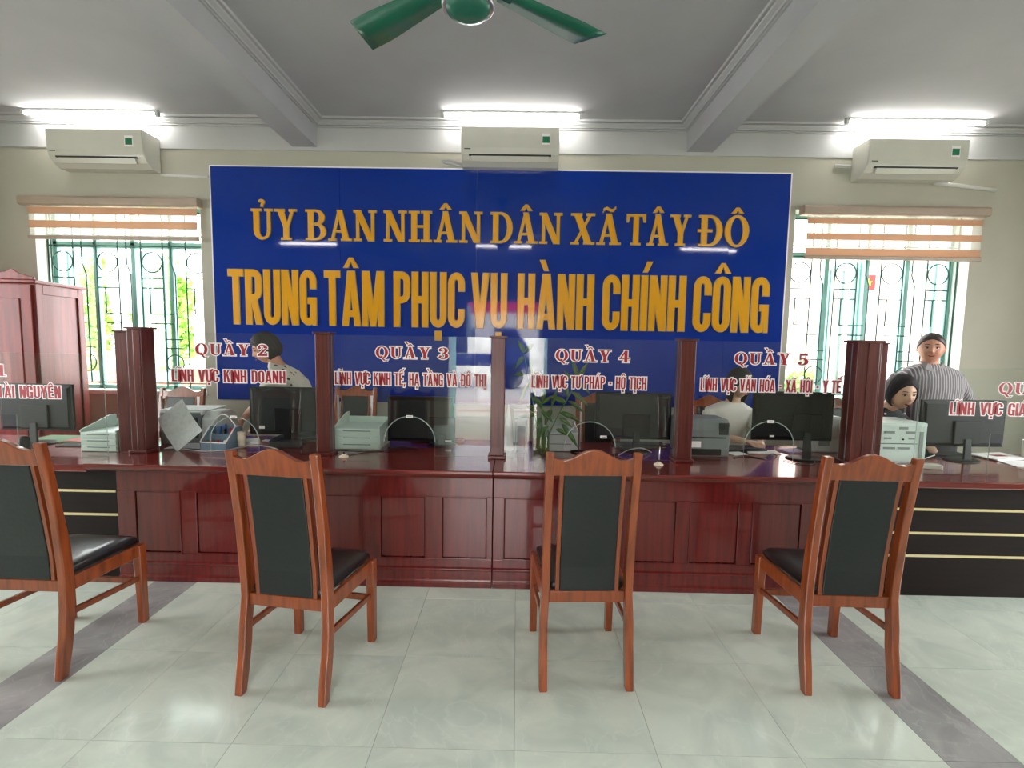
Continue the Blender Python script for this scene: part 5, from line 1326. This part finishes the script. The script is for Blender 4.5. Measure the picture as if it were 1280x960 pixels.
# ------------------------------------------------------------------ outside
o = MB().box(-16, 16, YW+WT+.3, 24, -.30, -.10).build('yard', M_yard); o['kind'] = 'structure'
o = MB().box(-16, 16, -24, YB-WT, -.25, -.01).build('forecourt', M_pave); o['kind'] = 'structure'
def foliage(name, x, y, z, rx, rz, n, label, seed, h=0., trunk=True):
    rd = random.Random(seed); t = empty(name, (x, y, -.1), label=label, cat='tree' if trunk else 'bush'); mb = MB()
    for i in range(n):
        a = rd.random()*6.28; b_ = math.acos(2*rd.random()-1); r = rd.random()**.4; lump = .75+.3*math.sin(a*3+b_*4+seed)
        c = Vector((rx*r*lump*math.sin(b_)*math.cos(a), rx*.8*r*lump*math.sin(b_)*math.sin(a), z+.1+rz*r*lump*math.cos(b_)))
        s_ = .045+.05*rd.random(); u = Vector((rd.uniform(-1, 1), rd.uniform(-1, 1), rd.uniform(-1, 1))).normalized()*s_; v = u.orthogonal().normalized()*s_*.5
        mb.add([c-u, c+v, c+u, c-v], [(0, 1, 2, 3)])
    o_ = mb.build('foliage', M_tree, t); o_['kind'] = 'stuff'
    if trunk: MB().tube([(0, 0, 0), (.03, .02, z*.5), (-.02, 0, z)], [.09, .07, .05], 8).build('trunk', M_bark, t)
foliage('garden_tree', -5.5, 7.6, 1.85, .46, .95, 2400, 'green garden tree in the middle of the left window', 3)
foliage('garden_tree', -7.45, 8.6, 1.9, .24, 1.2, 900, 'green garden tree in the left part of the left window', 5)
foliage('garden_bush', 4.75, 8.1, .62, .5, .72, 1200, 'low yellow green bush seen low in the right window', 9, trunk=False)
o = MB().box(-14, -2.0, 10.0, 10.2, -.1, .85).build('garden_wall', M_brick); tag(o, 'low reddish garden wall beyond the left window', 'wall')
bd = empty('outer_building', (7.0, 9.3, -.1), label='pale pink building beyond the right window', cat='building')
MB().box(-4.2, 6.4, 0, .3, 0, 5.2).build('wall', M_pinkw, bd)
for x in (-2.6, 1.9, 4.2): 
    f_ = MB().box(x, x+.5, -.03, 0, 1.5, 2.6).build('window', M_teal, bd); MB().box(x+.05, x+.45, -.035, -.03, 1.55, 2.55).build('pane', M_wglass, f_)
MB().box(-4.4, 6.6, -.3, .4, 5.2, 5.4).build('roof', M_brick, bd)
bd2 = empty('outer_building', (-8.6, 11.5, -.1), label='white building corner with a roof edge beyond the left window', cat='building')
MB().box(-5, 3.4, 0, .3, 0, 4.4).build('wall', M_reveal, bd2); MB().box(-5.2, 3.6, -.5, .4, 4.4, 4.6).build('roof', M_lgrey, bd2)
fl = empty('red_flag', (4.62, 6.55, 2.0), label='small red flag with a yellow star seen through the right window', cat='flag')
MB().box(-.09, .09, -.004, .004, .30, .50).build('cloth', M_flag, fl)
star = [(.05*(1 if i % 2 == 0 else .4)*math.sin(i*PI/5), .40+.05*(1 if i % 2 == 0 else .4)*math.cos(i*PI/5)) for i in range(10)]
MB().prism(star, 'y', -.007, -.004).build('star', M_star, fl)
MB().tube([(-.10, 0, -2.1), (-.10, 0, .55)], .010, 8).build('pole', M_lgrey, fl)
# things beyond the entrance behind the camera, which the glass mirrors
def parked_truck():
    t = empty('parked_truck', (-1.9, -10.5, -.01), label='dark blue parked truck on the forecourt, mirrored in the counter glass', cat='truck')
    cab_m = mat('dark blue truck paint', s2l(40, 48, 96), .3, coat=.4)
    MB().box(-1.6, 1.0, -.8, .8, .75, 1.15).build('cargo_bed', cab_m, t, bevel=.03)
    MB().prism([(1.02, .5), (1.02, 2.1), (1.9, 2.1), (2.3, 1.35), (2.35, .5)], 'y', -.8, .8).build('truck_cab', cab_m, t, bevel=.04)
    MB().prism([(1.3, 1.4), (1.3, 1.95), (1.82, 1.95), (2.1, 1.4)], 'y', .8, .81).build('side_window', M_dgrey, t)
    for x in (-1.0, 1.7):
        for y in (-.78, .78): MB().lathe([(.0, -.11), (.38, -.11), (.42, -.08), (.42, .08), (.38, .11), (.0, .11)], seg=20).xform(Matrix.Translation((x, y, .42)) @ Matrix.Rotation(R(90), 4, 'X')).build('wheel', M_black, t)
parked_truck()
for k in range(7):
    o = MB().box(-6, 6, -3.5-k*.9, -3.42-k*.9, -.0095, -.004).build('paving_line', M_brick if k in (1, 3) else M_lgrey); o['label'] = 'painted line on the forecourt, %s from the doorway' % ('nearest', 'second', 'third', 'fourth', 'fifth', 'sixth', 'farthest')[k]; o['category'] = 'floor line'; o['group'] = 'painted lines on the forecourt'
foliage('forecourt_bush', -2.9, -7.5, .9, .6, .9, 900, 'green bush on the forecourt, mirrored in the counter glass', 21, trunk=False)
bd3 = empty('street_building', (0, -16, -.01), label='pale building across the forecourt, mirrored in the counter glass', cat='building')
MB().box(-9, 9, -.3, 0, 0, 4.5).build('wall', M_reveal, bd3)
MB().box(-3.4, 1.6, 0, .06, 3.05, 3.6).build('red_banner', M_flag, bd3)
for x in (-6, -3.5, 1.8, 4.5): MB().box(x, x+1.2, 0, .05, .9, 2.3).build('window', M_dgrey, bd3)
for s_, x in ((-1, DOOR[0]), (1, DOOR[1])):
    d = struct(MB().box(0, .045, -.85, 0, .02, 2.45).build('door_1' if s_ < 0 else 'door_2', M_teal, None, loc=(x-(0 if s_ > 0 else .045), YB-WT, 0)))
k_ = 3
for sg in (-1, 1):
    for (a, b) in ADDED_SIDEW:
        mb = MB(); x = sg*(XR+.1); c, d = SWZ
        for k in range(4): yy = a+(b-a)*k/3; mb.box(x-.025, x+.025, yy-.03, yy+.03, c, d)
        mb.box(x-.025, x+.025, a, b, c, c+.06).box(x-.025, x+.025, a, b, d-.06, d)
        struct(mb.build('window_%d' % k_, M_teal)); k_ += 1  # frame of the unseen side opening added to let in daylight
o = MB().box(XR+WT, 16, YB-WT, YW+WT+.3, -.25, -.05).build('unseen_dim_yard', M_dimground); o['kind'] = 'structure'  # unseen ground, made dark to dim the bounce onto the ceiling
o = MB().box(-16, XL-WT, YB-WT, YW+WT+.3, -.25, -.05).build('unseen_dim_yard', M_dimground); o['kind'] = 'structure'
